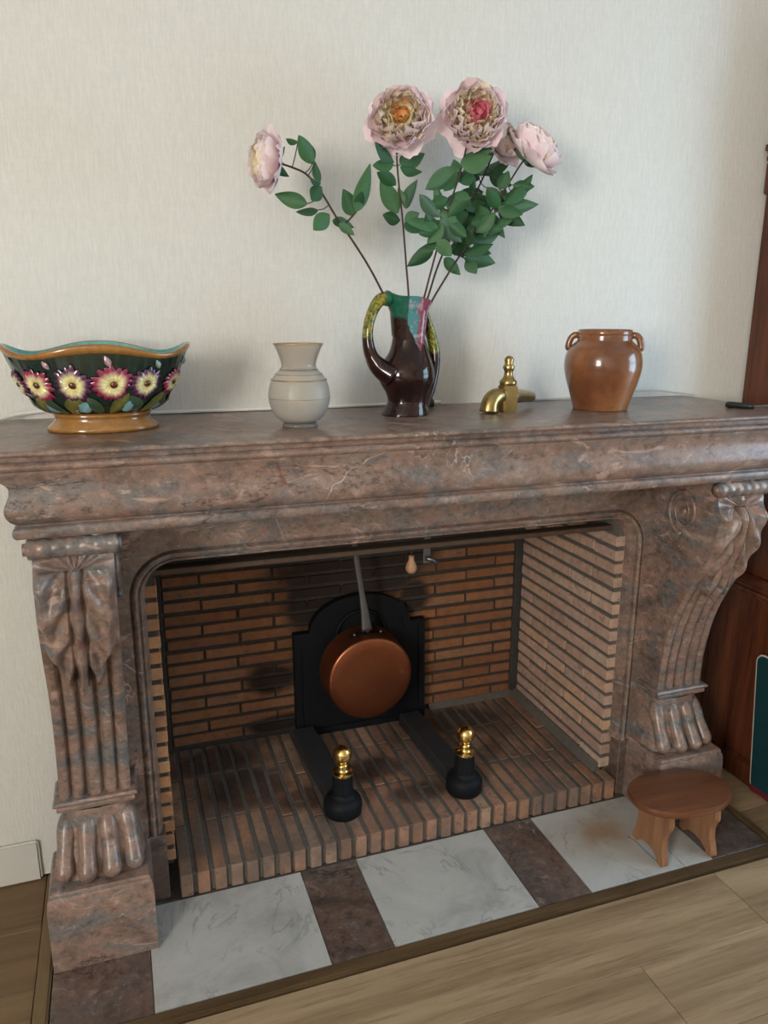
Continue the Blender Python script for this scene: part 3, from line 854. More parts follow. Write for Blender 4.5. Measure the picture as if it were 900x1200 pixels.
amber = (.27, .115, .022); amber2 = (.36, .17, .04)
up_ = lambda dz: Vector((0, 0, dz))
rim_rows = [lambda a: bowl_pt(.90, a, 1.0), lambda a: bowl_pt(.915, a, 1.016), lambda a: bowl_pt(.96, a, 1.024), lambda a: bowl_pt(1.0, a, 1.014), lambda a: bowl_pt(1.01, a, .99), lambda a: bowl_pt(1.0, a, .965)]
link('rim', ring_loft('rim', rim_rows, [amber, amber, amber2, amber, amber, amber]), MAT['glaze'], bw, False)
turq = (.11, .36, .33)
link('lining', ring_loft('lining', [lambda a: bowl_pt(1.0, a, .966), lambda a: bowl_pt(.8, a, .955), lambda a: bowl_pt(.5, a, .94), lambda a: bowl_pt(.2, a, .92), lambda a: bowl_pt(.06, a, .7), lambda a: bowl_pt(.06, a, .01)], [turq]*6), MAT['glaze'], bw, False)
def fr(s, z): return lambda a: Vector((BRX*s*math.cos(a), BRY*s*1.12*math.sin(a), z))
foot_rows = [fr(.30, .002), fr(.60, 0), fr(.625, .003), fr(.615, .009), fr(.56, .016), fr(.525, .024), fr(.53, .030), fr(.55, .034), fr(.52, .038), fr(.3, .04)]
link('foot', ring_loft('foot', foot_rows, [amber]*3+[amber2]*2+[amber]*5), MAT['glaze'], bw, False)
def bowl_frame(t, a):
    p = bowl_pt(t, a); tu = (bowl_pt(t, a+.01)-bowl_pt(t, a-.01)).normalized(); tv = (bowl_pt(t+.01, a)-bowl_pt(t-.01, a)).normalized()
    n = tu.cross(tv).normalized()
    if n.dot(Vector((p.x, p.y, 0))) < 0: n = -n
    return p, tu, tv, n
def relief_flower(t, a, R, tint, off=0, phase=0):
    V, F, K = [], [], []
    p, tu, tv, n = bowl_frame(t, a); npet = 17
    for k in range(npet):
        b = 2*PI*k/npet+phase+random.uniform(-.08, .08); L = R*random.uniform(.86, 1.06)
        d = math.cos(b); e = math.sin(b); wd = R*.17
        base = len(V)
        for (r, wd_, h) in ((.14, .25, .004), (.45, .8, .0075), (.75, 1.0, .0065), (1.0, .35, .0025)):
            for s in (-1, 0, 1):
                xx = L*r*d-e*wd*wd_*s; yy = L*r*e+d*wd*wd_*s
                # follow the curved wall: recompute the surface under the point
                aa = a+xx/max(.06, (Vector((p.x, p.y, 0))).length)*(1.0); 
                q = bowl_frame(min(.98, max(.02, t+yy/(BZ1-BZ0))), a)[0]
                pt = q+tu*xx + n*(h*(1 if s == 0 else .55)+.0015)
                # wrap round the oval
                ang = a + (xx/ (bowl_pt(t, a+.05)-bowl_pt(t, a)).length*.05) * (1 if tu.dot(bowl_pt(t, a+.01)-p) > 0 else -1)
                tt = min(.98, max(.02, t+yy/(BZ1-BZ0)))
                qq, _, _, nn_ = bowl_frame(tt, ang)
                V.append(qq+nn_*(h*(1 if s == 0 else .5)+.001))
                K.append(steps(r, [(.14, (.72, .60, .16)), (.45, (.80, .74, .42)), (.60, (.70, .52, .50)), (.75, tint), (1, tuple(x*.6 for x in tint))]))
        for i in range(3):
            for s in range(2): F.append((base+i*3+s, base+i*3+s+1, base+(i+1)*3+s+1, base+(i+1)*3+s))
    me = mesh('blossom', V, F, True); at = me.color_attributes.new('Col', 'FLOAT_COLOR', 'POINT')
    for i, c in enumerate(K): at.data[i].color = (*c, 1)
    fl = link('blossom', me, MAT['glaze'], bw, False)
    bm = bmesh.new(); bmesh.ops.create_uvsphere(bm, u_segments=12, v_segments=8, radius=R*.20)
    for v in bm.verts: v.co = p+n*.006+tu*v.co.x+tv*v.co.y+n*v.co.z*.6
    me = bm_mesh('seed_head', bm, True); set_cols(me, lambda c: (.10, .018, .010))
    me.materials.append(MAT['glaze']); so = bpy.data.objects.new('seed_head', me); C.objects.link(so); so.parent = fl
MG, PU = (.30, .018, .075), (.10, .016, .075)
for i, (xf, R_, tint) in enumerate(((-.116, .034, MG), (-.050, .036, PU), (.026, .0365, MG), (.090, .033, PU), (.143, .027, MG), (-.150, .027, PU))):
    q = min(.995, abs(xf)/(BRX*.866))**(1/.9); a = math.acos(math.copysign(q, xf))
    for sg in (-1, 1): relief_flower(.50, sg*a, R_, tint, 0, i)
def relief_leaf(t, a, L, wd, ang, c0, c1, name='relief_leaf'):
    V, F, K = [], [], []
    p, tu, tv, n = bowl_frame(t, a); m_ = 7
    k_ = .05/(bowl_pt(t, a+.05)-bowl_pt(t, a)).length
    for i in range(m_):
        r = i/(m_-1); wv = wd*math.sin(PI*min(1, r*.92+.06))**.8
        for s in (-1, 0, 1):
            xx = L*r*math.cos(ang)-math.sin(ang)*wv*s; yy = L*r*math.sin(ang)+math.cos(ang)*wv*s
            qq, _, _, nn_ = bowl_frame(min(.97, max(.02, t+yy/(BZ1-BZ0))), a+xx*k_)
            V.append(qq+nn_*((.006 if s == 0 else .0025)*math.sin(PI*min(1, r+.1))**.5+.0012)); K.append(lerp(c0, c1, abs(s)*.8))
    for i in range(m_-1):
        for s in range(2): F.append((i*3+s, i*3+s+1, (i+1)*3+s+1, (i+1)*3+s))
    me = mesh(name, V, F, True); at = me.color_attributes.new('Col', 'FLOAT_COLOR', 'POINT')
    for i, c in enumerate(K): at.data[i].color = (*c, 1)
    link(name, me, MAT['glaze'], bw, False)
OL, OL2, BL, BL2, DG = (.16, .15, .03), (.05, .07, .018), (.22, .42, .46), (.10, .26, .30), (.03, .07, .05)
for i in range(10):
    a = -PI/2+.11+i*2*PI/10
    relief_leaf(.06, a+.02, .045, .012, PI/2-.55, OL, OL2); relief_leaf(.06, a-.10, .040, .010, PI/2+.6, DG, OL2)
    relief_leaf(.10, a+.20, .026, .011, PI/2-.9, BL, BL2, 'relief_bud')
    relief_leaf(.74, a+.0, .020, .006, PI/2+.5, (.30, .42, .36) if i % 3 else (.55, .30, .38), DG, 'relief_bud')

# ---- frosted glass vase with gilt bands
def glass_mat(name, col, rough, trans):
    a = N(name); n = a.noise(a.pos((1, 1, 1), local=True), 240, 4)
    a.b.inputs['Transmission Weight'].default_value = trans; a.b.inputs['IOR'].default_value = 1.35
    a.bump(n, .15, .002)
    return a.out(col, rough, 0, .5)
MAT['frost'] = glass_mat('frosted smoky glass', (.62, .585, .53), .36, .5)
MAT['clear'] = glass_mat('clear smoky glass', (.74, .69, .63), .12, .8)
MAT['gilt'] = plain('worn gilding', (.50, .33, .14), .35, .7)
gv = thing('glass_vase', 'round bellied frosted glass vase with flared neck and gilt bands', 'vase', (.316, -.095, SZ))
def glathe(name, pr, mat, par, n=48, thick=.003):
    full = pr+[(max(.001, r-thick), z) for r, z in reversed(pr)]
    m = lathe_mesh(name, full, n, False, False); return link(name, m, mat, par, False)
ball = [(.034, .0), (.037, .002), (.0365, .005), (.0345, .008)]
link('foot', lathe_mesh('foot', [(.030, 0), (.0375, .001), (.038, .005), (.035, .009), (.030, .010)], 40, True, True), MAT['clear'], gv, False)
bp = soft([(.032, .010), (.045, .016), (.057, .031), (.0645, .052), (.0655, .070), (.0615, .090), (.052, .108), (.041, .120)], 30)
glathe('belly', bp, MAT['frost'], gv)
np_ = soft([(.041, .121), (.0365, .128), (.0385, .140), (.045, .158), (.0515, .1725)], 18)
glathe('neck', np_, MAT['clear'], gv)
for (r, z, w_) in ((.0525, .1735, .0012), (.0655, .062, .0007), (.0585, .1000, .0012), (.0500, .1115, .0007)):
    tube('gilt_band', [(r*math.cos(a), r*math.sin(a), z) for a in [2*PI*i/48 for i in range(49)]], w_, MAT['gilt'], gv, 6).location = (0, 0, 0)

# ---- brown glazed jug
jg = thing('jug', 'dark brown glazed jug with loop handles and green, pink and yellow drips', 'jug', (.602, .02, SZ))
def jug_mat():
    a = N('jug glaze'); x = a.sep(a.pos(local=True)); p = a.pos(local=True)
    wob = a.math('MULTIPLY', a.math('SUBTRACT', a.noise(p, 40, 4), .5), .03)
    base = a.mix(a.f(a.noise(p, 18, 3), .35, .7), (.012, .0045, .004), (.035, .012, .009))
    z = a.math('ADD', x[2], wob)
    green = a.mix(a.noise(p, 70, 3), (.004, .045, .03), (.02, .16, .10))
    gm = a.math('MULTIPLY', a.f(z, .222, .236), a.math('SUBTRACT', 1, a.f(a.math('ADD', x[0], wob), -.004, .006)))
    c = a.mix(gm, base, green)
    yel = a.mix(a.f(a.noise(p, 150, 3), .4, .6), (.30, .24, .035), (.05, .09, .02))
    yl = a.math('MULTIPLY', a.f(z, .178, .186), a.math('SUBTRACT', 1, a.f(x[0], -.062, -.050)))
    yr = a.math('MULTIPLY', a.f(z, .140, .150), a.f(x[0], .052, .060))
    c = a.mix(a.math('MAXIMUM', yl, yr), c, yel)
    # spill of teal and pink down the front of the spout
    zz = a.math('SUBTRACT', z, .150)
    lim = a.math('MULTIPLY', zz, .55)
    dx = a.math('ABSOLUTE', a.math('SUBTRACT', x[0], .022))
    sp = a.math('MULTIPLY', a.f(a.math('SUBTRACT', a.math('MINIMUM', lim, .033), dx), 0, .003), a.math('SUBTRACT', 1, a.f(x[1], -.01, .0)))
    tp = a.mix(a.f(a.math('ADD', x[0], wob), .010, .022), (.06, .22, .24), (.24, .06, .09))
    tp = a.mix(a.math('MULTIPLY', a.f(a.noise(p, 60, 3), .52, .66), .6), tp, (.45, .38, .45))
    c = a.mix(sp, c, tp)
    return a.out(c, .07, 0, .42, 0)
MAT['jug'] = jug_mat()
S_ = 1/496.0/7.5                                              # zoomed-photo units -> metres at the jug
def jx(u): return (u-497)*S_*1.02
def jz(v): return (1096-v)*S_*1.0
rowsj = [(1100, 292, 702, .9), (1085, 288, 706, .9), (1040, 308, 700, .92), (1000, 328, 692, .95), (965, 338, 694, 1), (900, 322, 712, 1), (830, 280, 738, 1), (770, 255, 755, 1), (700, 258, 752, 1), (620, 300, 732, 1), (540, 350, 702, .98), (460, 372, 674, .95), (390, 380, 654, .92), (320, 376, 652, .9), (250, 362, 664, .9), (180, 335, 682, .9), (120, 322, 694, .88), (85, 316, 700, .86)]
V, F = [], []; n = 56
fine_rows = catmull([(v, l, r) for v, l, r, d in rowsj], 60)
for ri, rw in enumerate(fine_rows):
    v, l, r = rw; cx = (jx(l)+jx(r))/2; hw = (jx(r)-jx(l))/2
    top = max(0, min(1, (300-v)/215))
    for k in range(n):
        a = 2*PI*k/n
        spout = top*math.exp(-((a-(-PI/2+.55))/.5)**2) if a < PI else top*math.exp(-((a-2*PI-(-PI/2+.55))/.5)**2)
        rr_ = hw*(1+.22*spout)
        x = cx+rr_*math.cos(a); y = rr_*math.sin(a)*.86
        zoff = top*(-.012*(math.cos(a))-.004*math.cos(3*a+.6))
        V.append((x, y, jz(v)+zoff))
nr = len(fine_rows)
for ri in range(nr-1):
    for k in range(n): F.append((ri*n+k, ri*n+(k+1) % n, (ri+1)*n+(k+1) % n, (ri+1)*n+k))
F.append(tuple(range(n)))
# inner wall of the mouth
b = len(V)
for (s, dz) in ((.93, .001), (.86, -.006), (.80, -.05), (.72, -.10)):
    cx = (jx(316)+jx(700))/2
    for k in range(n):
        q = V[(nr-1)*n+k]; V.append((cx+(q[0]-cx)*s, q[1]*s, q[2]+dz))
prev = (nr-1)*n
for r in range(4):
    cur = b+r*n
    for k in range(n): F.append((prev+k, prev+(k+1) % n, cur+(k+1) % n, cur+k))
    prev = cur
F.append(tuple(prev+k for k in range(n)))
m = mesh('body', V, F, True); m.set_sharp_from_angle(angle=math.radians(60))
link('body', m, MAT['jug'], jg, False)
hl = catmull([(jx(u), y, jz(v)) for u, v, y in ((345, 95, 0), (262, 105, 0), (195, 195, -.002), (150, 330, -.004), (148, 470, -.005), (185, 590, -.006), (255, 680, -.010), (350, 745, -.02))], 34)
link('handle', mesh('handle', *tube_verts(hl, [.018-.006*math.sin(PI*min(1, i/26))+.010*max(0, i/33-.7)/.3 for i in range(34)], 16, (Vector((0, 1, 0)), 1.25)), True), MAT['jug'], jg, False)
hr = catmull([(jx(u), y, jz(v)) for u, v, y in ((672, 200, .01), (712, 310, .012), (755, 430, .012), (778, 560, .010), (768, 700, .006), (732, 850, 0), (680, 985, -.006), (640, 1060, -.01))], 34)
link('handle', mesh('handle', *tube_verts(hr, [.010+.0035*math.sin(PI*i/33) for i in range(34)], 14, (Vector((0, 1, 0)), 1.3)), True), MAT['jug'], jg, False)

# ---- stoneware crock
def crock_mat():
    a = N('salt glazed stoneware'); p = a.pos(local=True); x = a.sep(p)
    n = a.noise(p, 9, 5, .6); sp = a.noise(p, 120, 3)
    c = a.mix(a.f(n, .3, .7), (.13, .045, .018), (.26, .10, .04))
    band = a.f(a.math('ADD', a.math('ADD', a.math('MULTIPLY', x[0], .9), a.math('MULTIPLY', x[2], -.55)), a.math('MULTIPLY', n, .08)), -.03, .05)
    c = a.mix(a.math('MULTIPLY', band, .6), c, (.36, .155, .055))
    c = a.mix(a.math('MULTIPLY', a.f(sp, .6, .7), .3), c, (.06, .02, .01))
    a.bump(a.noise(a.pos((3, 3, 60), local=True), 1, 3), .1, .004)
    return a.out(c, .2, 0, .5, .4)
MAT['crock'] = crock_mat()
ck = thing('stoneware_crock', 'brown glazed stoneware crock with two small lug handles', 'crock', (1.125, -.018, SZ))
cpf = [(.060, 0), (.068, .001), (.0695, .004)] + soft([(.070, .008), (.0795, .040), (.0905, .075), (.0965, .105), (.0955, .130), (.088, .152), (.075, .166), (.0685, .172)], 40) + [(.0675, .175), (.0685, .178), (.0675, .181), (.0685, .184), (.067, .187), (.0685, .190), (.0675, .194), (.067, .198), (.064, .2), (.061, .198), (.060, .175), (.07, .16), (.085, .12), (.06, .02), (.0, .012)]
m = lathe_mesh('body', cpf, 64, True, False); link('body', m, MAT['crock'], ck, False)
va = Vector((.82, -.57, 0))
for s in (-1, 1):
    pp = [Vector((0, 0, .186))+va*s*.066, Vector((0, 0, .185))+va*s*.076, Vector((0, 0, .178))+va*s*.083, Vector((0, 0, .168))+va*s*.087, Vector((0, 0, .158))+va*s*.089, Vector((0, 0, .148))+va*s*.087]
    link('lug_handle', mesh('lug', *tube_verts(catmull(pp, 16), [.007, .0085]+[.0085]*12+[.008, .006], 10), True), MAT['crock'], ck, False)

# ---- brass tap lying on the shelf
tp0 = onZ(596, 483, SZ)
tap = thing('brass_tap', 'old tarnished brass barrel tap lying on the mantel shelf', 'tap', (tp0.x+.004, tp0.y+.016, SZ))
tap.scale = (1.18,)*3
def tl(name, me, mat=None): return link(name, me, mat or MAT['brass_old'], tap, False)
bm = bmesh.new(); bm_box(bm, -.0165, .0165, -.0165, .0165, .0, .056, .003, 2); tl('valve_body', bm_mesh('vb', bm))
tl('stem', lathe_mesh('stem', [(.016, .055), (.018, .058), (.018, .064), (.014, .068), (.010, .074), (.0085, .082), (.011, .088), (.0125, .093), (.0095, .098), (.0085, .102), (.010, .107), (.008, .113), (.003, .116)], 24, True, True))
d_r = Vector((.78, .55, 0)).normalized()
bp_ = [Vector((0, 0, .030))+d_r*.012, Vector((0, 0, .030))+d_r*.03, Vector((0, 0, .027))+d_r*.07, Vector((0, 0, .022))+d_r*.115]
tl('barrel', mesh('barrel', *tube_verts(catmull(bp_, 16), [.0185-.0065*i/15 for i in range(16)], 20), True))
d_l = Vector((-.86, -.30, 0)).normalized()
sp_ = [Vector((0, 0, .034))+d_l*.010, Vector((0, 0, .035))+d_l*.028, Vector((0, 0, .030))+d_l*.044, Vector((0, 0, .019))+d_l*.053, Vector((0, 0, .002))+d_l*.056]
tl('spout', mesh('spout', *tube_verts(catmull(sp_, 18), [.012, .013, .0145, .016, .0165, .017, .0175, .018, .018, .018, .018, .018, .018, .0182, .0185, .019, .0195, .0195], 20), True))

# ---- screwdriver
s0, s1, s2 = onZ(851, 474, SZ+.009), onZ(884, 476.5, SZ+.009), onZ(935, 473.5, SZ+.006)
sd = thing('screwdriver', 'black handled screwdriver lying at the end of the shelf', 'screwdriver', (s0.x, s0.y, SZ))
tube('grip', [s0, s0.lerp(s1, .1), s0.lerp(s1, .5), s0.lerp(s1, .85), s1], [.007, .0088, .0082, .0075, .006], MAT['black_plastic'], sd, 8)
tube('shaft', [s1, s1.lerp(s2, .5), s2], .0028, MAT['steel'], sd, 8)

# ---- cables along the wall
def shelf_pts(px_, y, z=SZ+.0035): return [Vector((onY(u, v, y).x, y, z)) for u, v in px_]
cpts = [Vector((-.345, .12, SZ+.005)), Vector((-.30, .165, SZ+.006)), Vector((-.26, .190, SZ+.014)), Vector((-.19, .200, SZ+.018)), Vector((-.12, .203, SZ+.010))] + [Vector((x, .203, SZ+.005)) for x in (-.05, .1, .3, .5, .66)] + [Vector((.705, .195, SZ+.004))]
cb = thing('white_cable', 'thin cream cable running along the wall behind the bowl and vase', 'cable', (0, .2, SZ))
tube('wire', catmull(cpts, 60), .0046, MAT['cable'], cb, 8)
tube('plug', [(.705, .195, SZ+.008), (.735, .180, SZ+.009), (.765, .185, SZ+.008)], [.007, .008, .004], MAT['cable'], cb, 10)
tube('connector', [(.700, .150, SZ+.011), (.728, .145, SZ+.011)], .010, MAT['green_plastic'], cb, 10)
cc = [Vector((1.02, .2045, SZ+.003)), Vector((1.2, .200, SZ+.006)), Vector((1.33, .190, SZ+.016)), Vector((1.45, .188, SZ+.020)), Vector((1.54, .19, SZ+.010)), Vector((1.585, .170, SZ+.003))]
tag(tube('thin_cable', catmull(cc, 30), .0022, MAT['cable_grey'], None, 6), 'thin grey beige cable arching along the wall behind the crock', 'cable')

# ---- peonies ----------------------------------------------------
def petal_mesh(name, L, W_, cup, ruf, c_base, c_tip, c_edge, seed, nx=6, ny=7, curl=.25):
    rnd = random.Random(seed); V, F, K = [], [], []
    ph = rnd.uniform(0, 6)
    for j in range(ny+1):
        t = j/ny; wv = W_*math.sqrt(max(.0, 1-((t-.6)/.64)**2))
        for i in range(nx+1):
            s = -1+2*i/nx
            notch = 1-.05*max(0, math.cos(s*PI*2.5+ph))*t**3-.20*abs(s)**2.5*t*t
            x = wv*s; z = L*t*notch
            y = cup*L*(1.5*t*(1-t)-.55*s*s*t)+ruf*L*t*t*math.sin(s*6+ph)+curl*L*t**3
            V.append((x, y, z)); c = steps(t, [(0, c_base), (.55, lerp(c_base, c_tip, .6)), (1, c_tip)])
            K.append(lerp(c, c_edge, min(1, (abs(s)**3)*.5+max(0, t-.85)*3)))
    for j in range(ny):
        for i in range(nx): q = j*(nx+1)+i; F.append((q, q+1, q+nx+2, q+nx+1))
    me = mesh(name, V, F, True); at = me.color_attributes.new('Col', 'FLOAT_COLOR', 'POINT')
    for i, c in enumerate(K): at.data[i].color = (*c, 1)
    me.materials.append(MAT['petal']); return me
PK, PK2, PW = (.86, .60, .64), (.94, .75, .78), (.95, .87, .89)
CRM, CRM2, PCH = (.98, .84, .50), (.99, .92, .70), (.97, .72, .56)
ring_def = [ # count, length, width, cup, ruffle, tilt(deg), colours, curl, lift
    (7, .083, .040, .22, .04, 90, PW, PK2, PW, .06, 0),
    (9, .079, .036, .42, .06, 70, PK, PK2, PW, -.06, .003),
    (11, .071, .029, .46, .08, 57, PK, PK2, PW, -.12, .006),
    (13, .062, .022, .44, .10, 49, PCH, (.88, .70, .62), CRM2, -.14, .010)]
in_def = [(16, .054, .024, .36, .07, 66, PCH, CRM2, (.95, .80, .74), -.10, .012), (15, .046, .022, .36, .08, 58, CRM, CRM2, (.95, .76, .68), -.10, .019), (12, .037, .018, .36, .10, 47, CRM, CRM2, CRM2, -.10, .025), (10, .028, .013, .35, .12, 30, CRM, CRM, CRM2, -.05, .029)]
PET = [[petal_mesh('petal', *d[1:5], *d[6:9], 11*i+k, curl=d[9]) for k in range(3)] for i, d in enumerate(ring_def)]
PIN = [[petal_mesh('inner', *d[1:5], *d[6:9], 91*i+k, 4, 4, d[9]) for k in range(3)] for i, d in enumerate(in_def)]
def petal_matrix(ang, tilt, lift, r0):
    # petal grows along +z with its inner face to -y ; lean it outwards by tilt then turn it round the axis
    return Matrix.Rotation(ang, 4, 'Z') @ Matrix.Translation((0, r0, lift)) @ Matrix.Rotation(-tilt, 4, 'X')
def bloom(parent, loc, axis, size, openness, centre, seed, roll=0):
    rnd = random.Random(seed)
    b = bpy.data.objects.new('bloom', None); C.objects.link(b); b.parent = parent
    q = Vector(axis).normalized().to_track_quat('Z', 'Y')
    b.rotation_mode = 'QUATERNION'; b.rotation_quaternion = q; b.location = Vector(loc)-parent.location; b.scale = (size,)*3
    for i, d in enumerate(ring_def):
        for k in range(d[0]):
            mt = petal_matrix(2*PI*(k+.5*(i % 2))/d[0]+rnd.uniform(-.12, .12)+roll, math.radians(d[5]*openness+rnd.uniform(-7, 7)), d[10], .006)
            o = bpy.data.objects.new('petal', PET[i][rnd.randrange(3)]); C.objects.link(o); o.parent = b
            o.matrix_local = mt @ Matrix.Scale(rnd.uniform(.92, 1.08), 4)
    V, F, K = [], [], []
    for i, d in enumerate(in_def):
        for k in range(d[0]):
            me = PIN[i][rnd.randrange(3)]
            mt = petal_matrix(2*PI*k/d[0]+rnd.uniform(-.2, .2), math.radians(d[5]*openness+rnd.uniform(-9, 9)), d[10]+rnd.uniform(-.003, .005), .004+.003*(3-i)) @ Matrix.Scale(rnd.uniform(.85, 1.15), 4)
            o_ = len(V); cs = me.color_attributes['Col'].data
            tint = None
            if centre and i == 3: tint = centre
            elif centre and i == 2 and rnd.random() < .35: tint = centre
            for vi, v in enumerate(me.vertices):
                V.append(mt @ v.co); c = tuple(cs[vi].color[:3]); K.append(lerp(c, tint, .75) if tint else c)
            F += [tuple(x+o_ for x in p.vertices) for p in me.polygons]
    me = bpy.data.meshes.new('inner_petals'); me.from_pydata([tuple(v) for v in V], [], F)
    for p in me.polygons: p.use_smooth = True
    at = me.color_attributes.new('Col', 'FLOAT_COLOR', 'POINT')
    for i, c in enumerate(K): at.data[i].color = (*c, 1)
    me.materials.append(MAT['petal']); o = bpy.data.objects.new('inner_petals', me); C.objects.link(o); o.parent = b
    return b
def leaf_mat():
    a = N('silk leaf'); x = a.sep(a.pos(local=True)); rnd = a.objrand()
    c = a.ramp(rnd, [(0, (.022, .085, .032)), (.4, (.038, .13, .048)), (.75, (.06, .165, .062)), (1, (.095, .165, .105))])
    rib = a.math('SUBTRACT', 1, a.f(a.math('ABSOLUTE', x[0]), .0, .05))
    c = a.mix(a.math('MULTIPLY', rib, .35), c, (.09, .17, .07))
    c = a.mix(a.math('MULTIPLY', a.noise(a.pos(local=True), 6, 3), .3), c, (.015, .04, .02))
    return a.out(c, .55, 0, .35)
MAT['leaf'] = leaf_mat()
MAT['stem'] = plain('brown stem', (.055, .030, .026), .6, 0, .3, 0, .3, 200)
MAT['bract'] = plain('green bract', (.03, .08, .03), .6)
def leaf_mesh(seed, bend, fold):
    rnd = random.Random(seed); V, F = [], []; ny = 9
    for j in range(ny+1):
        t = j/ny; wv = .5*(math.sin(PI*min(1, t*.97+.015)**.82))**.9
        for s in (-1, -.5, 0, .5, 1):
            V.append((wv*s, -fold*wv*s*s*1.0+bend*t*t*.35+.02*math.sin(t*9+s*2+seed), t))
    for j in range(ny):
        for i in range(4): q = j*5+i; F.append((q, q+1, q+6, q+5))
    me = mesh('leaf', V, F, True); me.materials.append(MAT['leaf']); return me
LEAVES = [leaf_mesh(k, b, f) for k, (b, f) in enumerate(((.3, .35), (-.3, .3), (.55, .2), (-.1, .5)))]
def leaf(parent, base, tip, wid, rnd, face=None):
    base, tip = Vector(base), Vector(tip); d = tip-base; L = d.length; z = d.normalized()
    f = face or (CAM-base).normalized()
    f = (f+Vector((rnd.uniform(-.6, .6), rnd.uniform(-.3, .3), rnd.uniform(-.2, .7)))).normalized()
    x = f.cross(z).normalized(); y = z.cross(x)        # y looks away from / to the viewer
    o = bpy.data.objects.new('leaf', rnd.choice(LEAVES)); C.objects.link(o); o.parent = parent
    mt = Matrix((x*wid, y*L*.6, z*L)).transposed().to_4x4(); mt.translation = base-parent.location
    o.matrix_local = mt
def peony(label, spx, ys, head_axis, size, openness, centre, leaves, seed, extra=0):
    rnd = random.Random(seed)
    pts = [onY(u, v, y) for (u, v), y in zip(spx, ys)]
    t = thing('peony', label, 'flower', tuple(pts[0]), 'peonies in the brown jug')
    mouth = Vector((.612, .02, 1.36)); pts2 = [mouth+(pts[0]-mouth)*.0] + pts
    cv = catmull(pts2, 40)
    tube('stem', cv, [.0026-.0006*i/39 for i in range(40)], MAT['stem'], t, 8)
    h = pts[-1]; bloom(t, h, head_axis, size, openness, centre, seed)
    ax = Vector(head_axis).normalized()
    for k in range(4):                                   # bracts under the flower
        a = 2*PI*k/4+.5; sd_ = ax.orthogonal().normalized(); s2_ = ax.cross(sd_)
        dv = (sd_*math.cos(a)+s2_*math.sin(a))*.034*size+ax*.008
        leaf(t, h-ax*.006, h+dv-ax*.004, .016*size, rnd)
    for (bu, bv, tu_, tv_, wpx) in leaves:
        # depth: near the stem where the leaf starts, tip a little in front or behind
        best = min(cv, key=lambda p: (p-onY(bu, bv, p.y)).length)
        y0 = best.y+rnd.uniform(-.012, .012); y1 = y0+rnd.uniform(-.035, .03)
        y1 = min(y1, .185)
        bpt, tpt = onY(bu, bv, y0), onY(tu_, tv_, y1)
        leaf(t, bpt, tpt, wpx/440.0, rnd)
        if (bpt-best).length > .012:                     # petiole back to the stem
            tube('petiole', [best, (best+bpt)/2+Vector((0, 0, -.003)), bpt], .0011, MAT['stem'], t, 5)
    for k in range(extra):
        p = cv[rnd.randrange(15, 33)]; dv = Vector((rnd.uniform(-1, 1), rnd.uniform(-.5, .3), rnd.uniform(-.5, .9))).normalized()
        b0 = p+dv*.012
        tp_ = b0+dv*rnd.uniform(.045, .075)
        if tp_.y < .17: leaf(t, b0, tp_, rnd.uniform(.024, .036), rnd); tube('petiole', [p, b0], .001, MAT['stem'], t, 5)
    return t
ORG, MAGN = (.80, .33, .06), (.75, .06, .25)
toC = (CAM-Vector((.6, .02, 1.86))).normalized()
LZ = lambda lst: lst
peony('pink peony seen side-on, its head turned away from the other blooms', [(449, 344), (432, 312), (413, 282), (395, 256), (377, 226), (360, 205), (342, 196), (326, 191)], [.01, .005, 0, -.005, -.01, -.01, -.01, -.01],
      (-1, -.12, .05), .80, .80, None,
      [(368, 192, 349, 158, 15), (367, 190, 358, 165, 11), (349, 167, 335, 162, 9), (375, 214, 368, 189, 9), (377, 219, 363, 236, 14), (360, 239, 322, 227, 15), (373, 246, 347, 247, 11), (386, 251, 368, 269, 16), (415, 252, 402, 221, 17), (417, 248, 434, 191, 15), (418, 246, 425, 223, 10), (390, 258, 414, 266, 10), (397, 262, 415, 275, 9), (376, 215, 363, 208, 8), (320, 192, 338, 207, 9), (322, 188, 334, 170, 7)], 3)
peony('cream pink peony with an orange heart on a straight stem', [(479, 350), (476, 310), (472, 260), (468, 222), (465, 176), (471, 144)], [.03, .03, .03, .03, .04, .045],
      tuple(toC+Vector((-.05, 0, .42))), .95, 1.0, ORG,
      [(462, 190, 438, 167, 15), (461, 193, 437, 193, 14), (469, 192, 499, 178, 18), (469, 196, 495, 201, 12), (464, 217, 441, 200, 13), (466, 250, 446, 209, 18), (469, 258, 448, 252, 14), (475, 244, 490, 210, 13), (474, 240, 466, 220, 8), (474, 258, 492, 250, 12), (475, 259, 493, 274, 14)], 5)
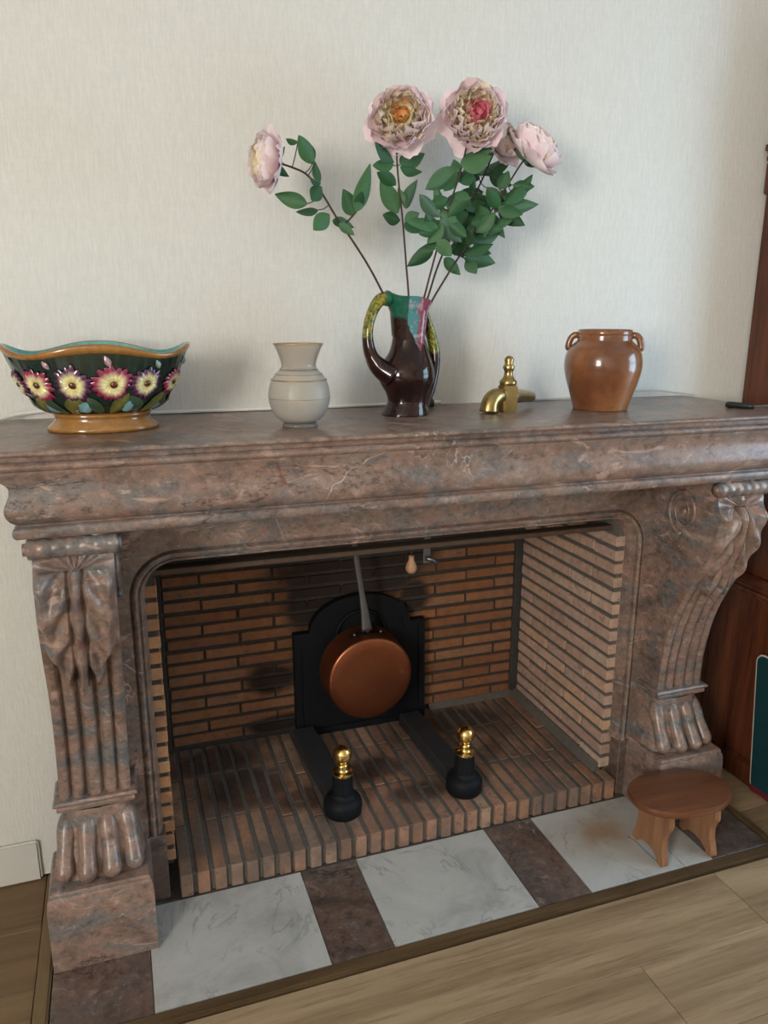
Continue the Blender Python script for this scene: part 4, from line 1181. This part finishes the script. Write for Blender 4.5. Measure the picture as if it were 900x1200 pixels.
peony('cream pink peony with a magenta heart above the densest leaves', [(495, 356), (505, 318), (516, 278), (526, 243), (540, 200), (549, 162), (556, 141)], [.0, -.005, -.01, -.01, 0, .01, .02],
      tuple(toC+Vector((.06, 0, .40))), .97, 1.0, MAGN,
      [(540, 192, 576, 184, 26), (538, 198, 500, 221, 19), (536, 205, 520, 226, 12), (516, 254, 492, 228, 14), (515, 258, 476, 262, 20), (514, 266, 490, 274, 15), (516, 258, 543, 284, 17), (516, 250, 538, 262, 15), (513, 285, 488, 294, 9), (519, 244, 510, 216, 10), (512, 275, 498, 250, 14), (530, 228, 552, 240, 18), (536, 212, 556, 200, 18), (512, 282, 530, 300, 15), (518, 262, 500, 285, 16), (525, 245, 540, 225, 15)], 9, 8)
peony('pale peony half hidden behind the magenta hearted one', [(499, 356), (512, 315), (525, 285), (545, 250), (563, 215), (576, 185), (583, 172)], [.03, .05, .06, .07, .08, .085, .09],
      (.35, -.75, .5), .72, .85, None,
      [(563, 205, 601, 186, 20), (562, 210, 543, 198, 15), (562, 225, 532, 238, 18), (566, 225, 536, 228, 14), (571, 234, 545, 275, 20), (569, 237, 542, 246, 15), (571, 220, 588, 246, 16), (550, 280, 585, 274, 20), (528, 292, 552, 290, 15), (530, 290, 555, 296, 16), (545, 302, 582, 309, 20), (547, 304, 558, 322, 14), (521, 302, 539, 322, 13), (545, 250, 565, 262, 18), (540, 258, 556, 272, 20), (534, 270, 550, 290, 18), (555, 232, 575, 250, 18), (548, 245, 530, 262, 16)], 13, 12)
peony('pale pink peony bud-shaped and drooping towards the dresser', [(504, 357), (519, 331), (534, 307), (552, 280), (575, 248), (596, 215), (610, 193), (616, 186)], [.02, .03, .035, .04, .045, .045, .04, .04],
      (.50, -.55, .72), .98, .74, None,
      [(584, 244, 633, 239, 17), (584, 244, 615, 264, 17), (574, 249, 590, 279, 13), (591, 239, 624, 204, 17), (600, 225, 624, 219, 12), (585, 222, 596, 200, 14), (585, 245, 570, 222, 14), (580, 260, 600, 258, 12), (560, 275, 578, 262, 16), (575, 255, 552, 262, 16), (590, 232, 612, 228, 15), (555, 285, 575, 298, 15), (565, 268, 590, 268, 13), (570, 262, 560, 240, 16)], 17, 8)
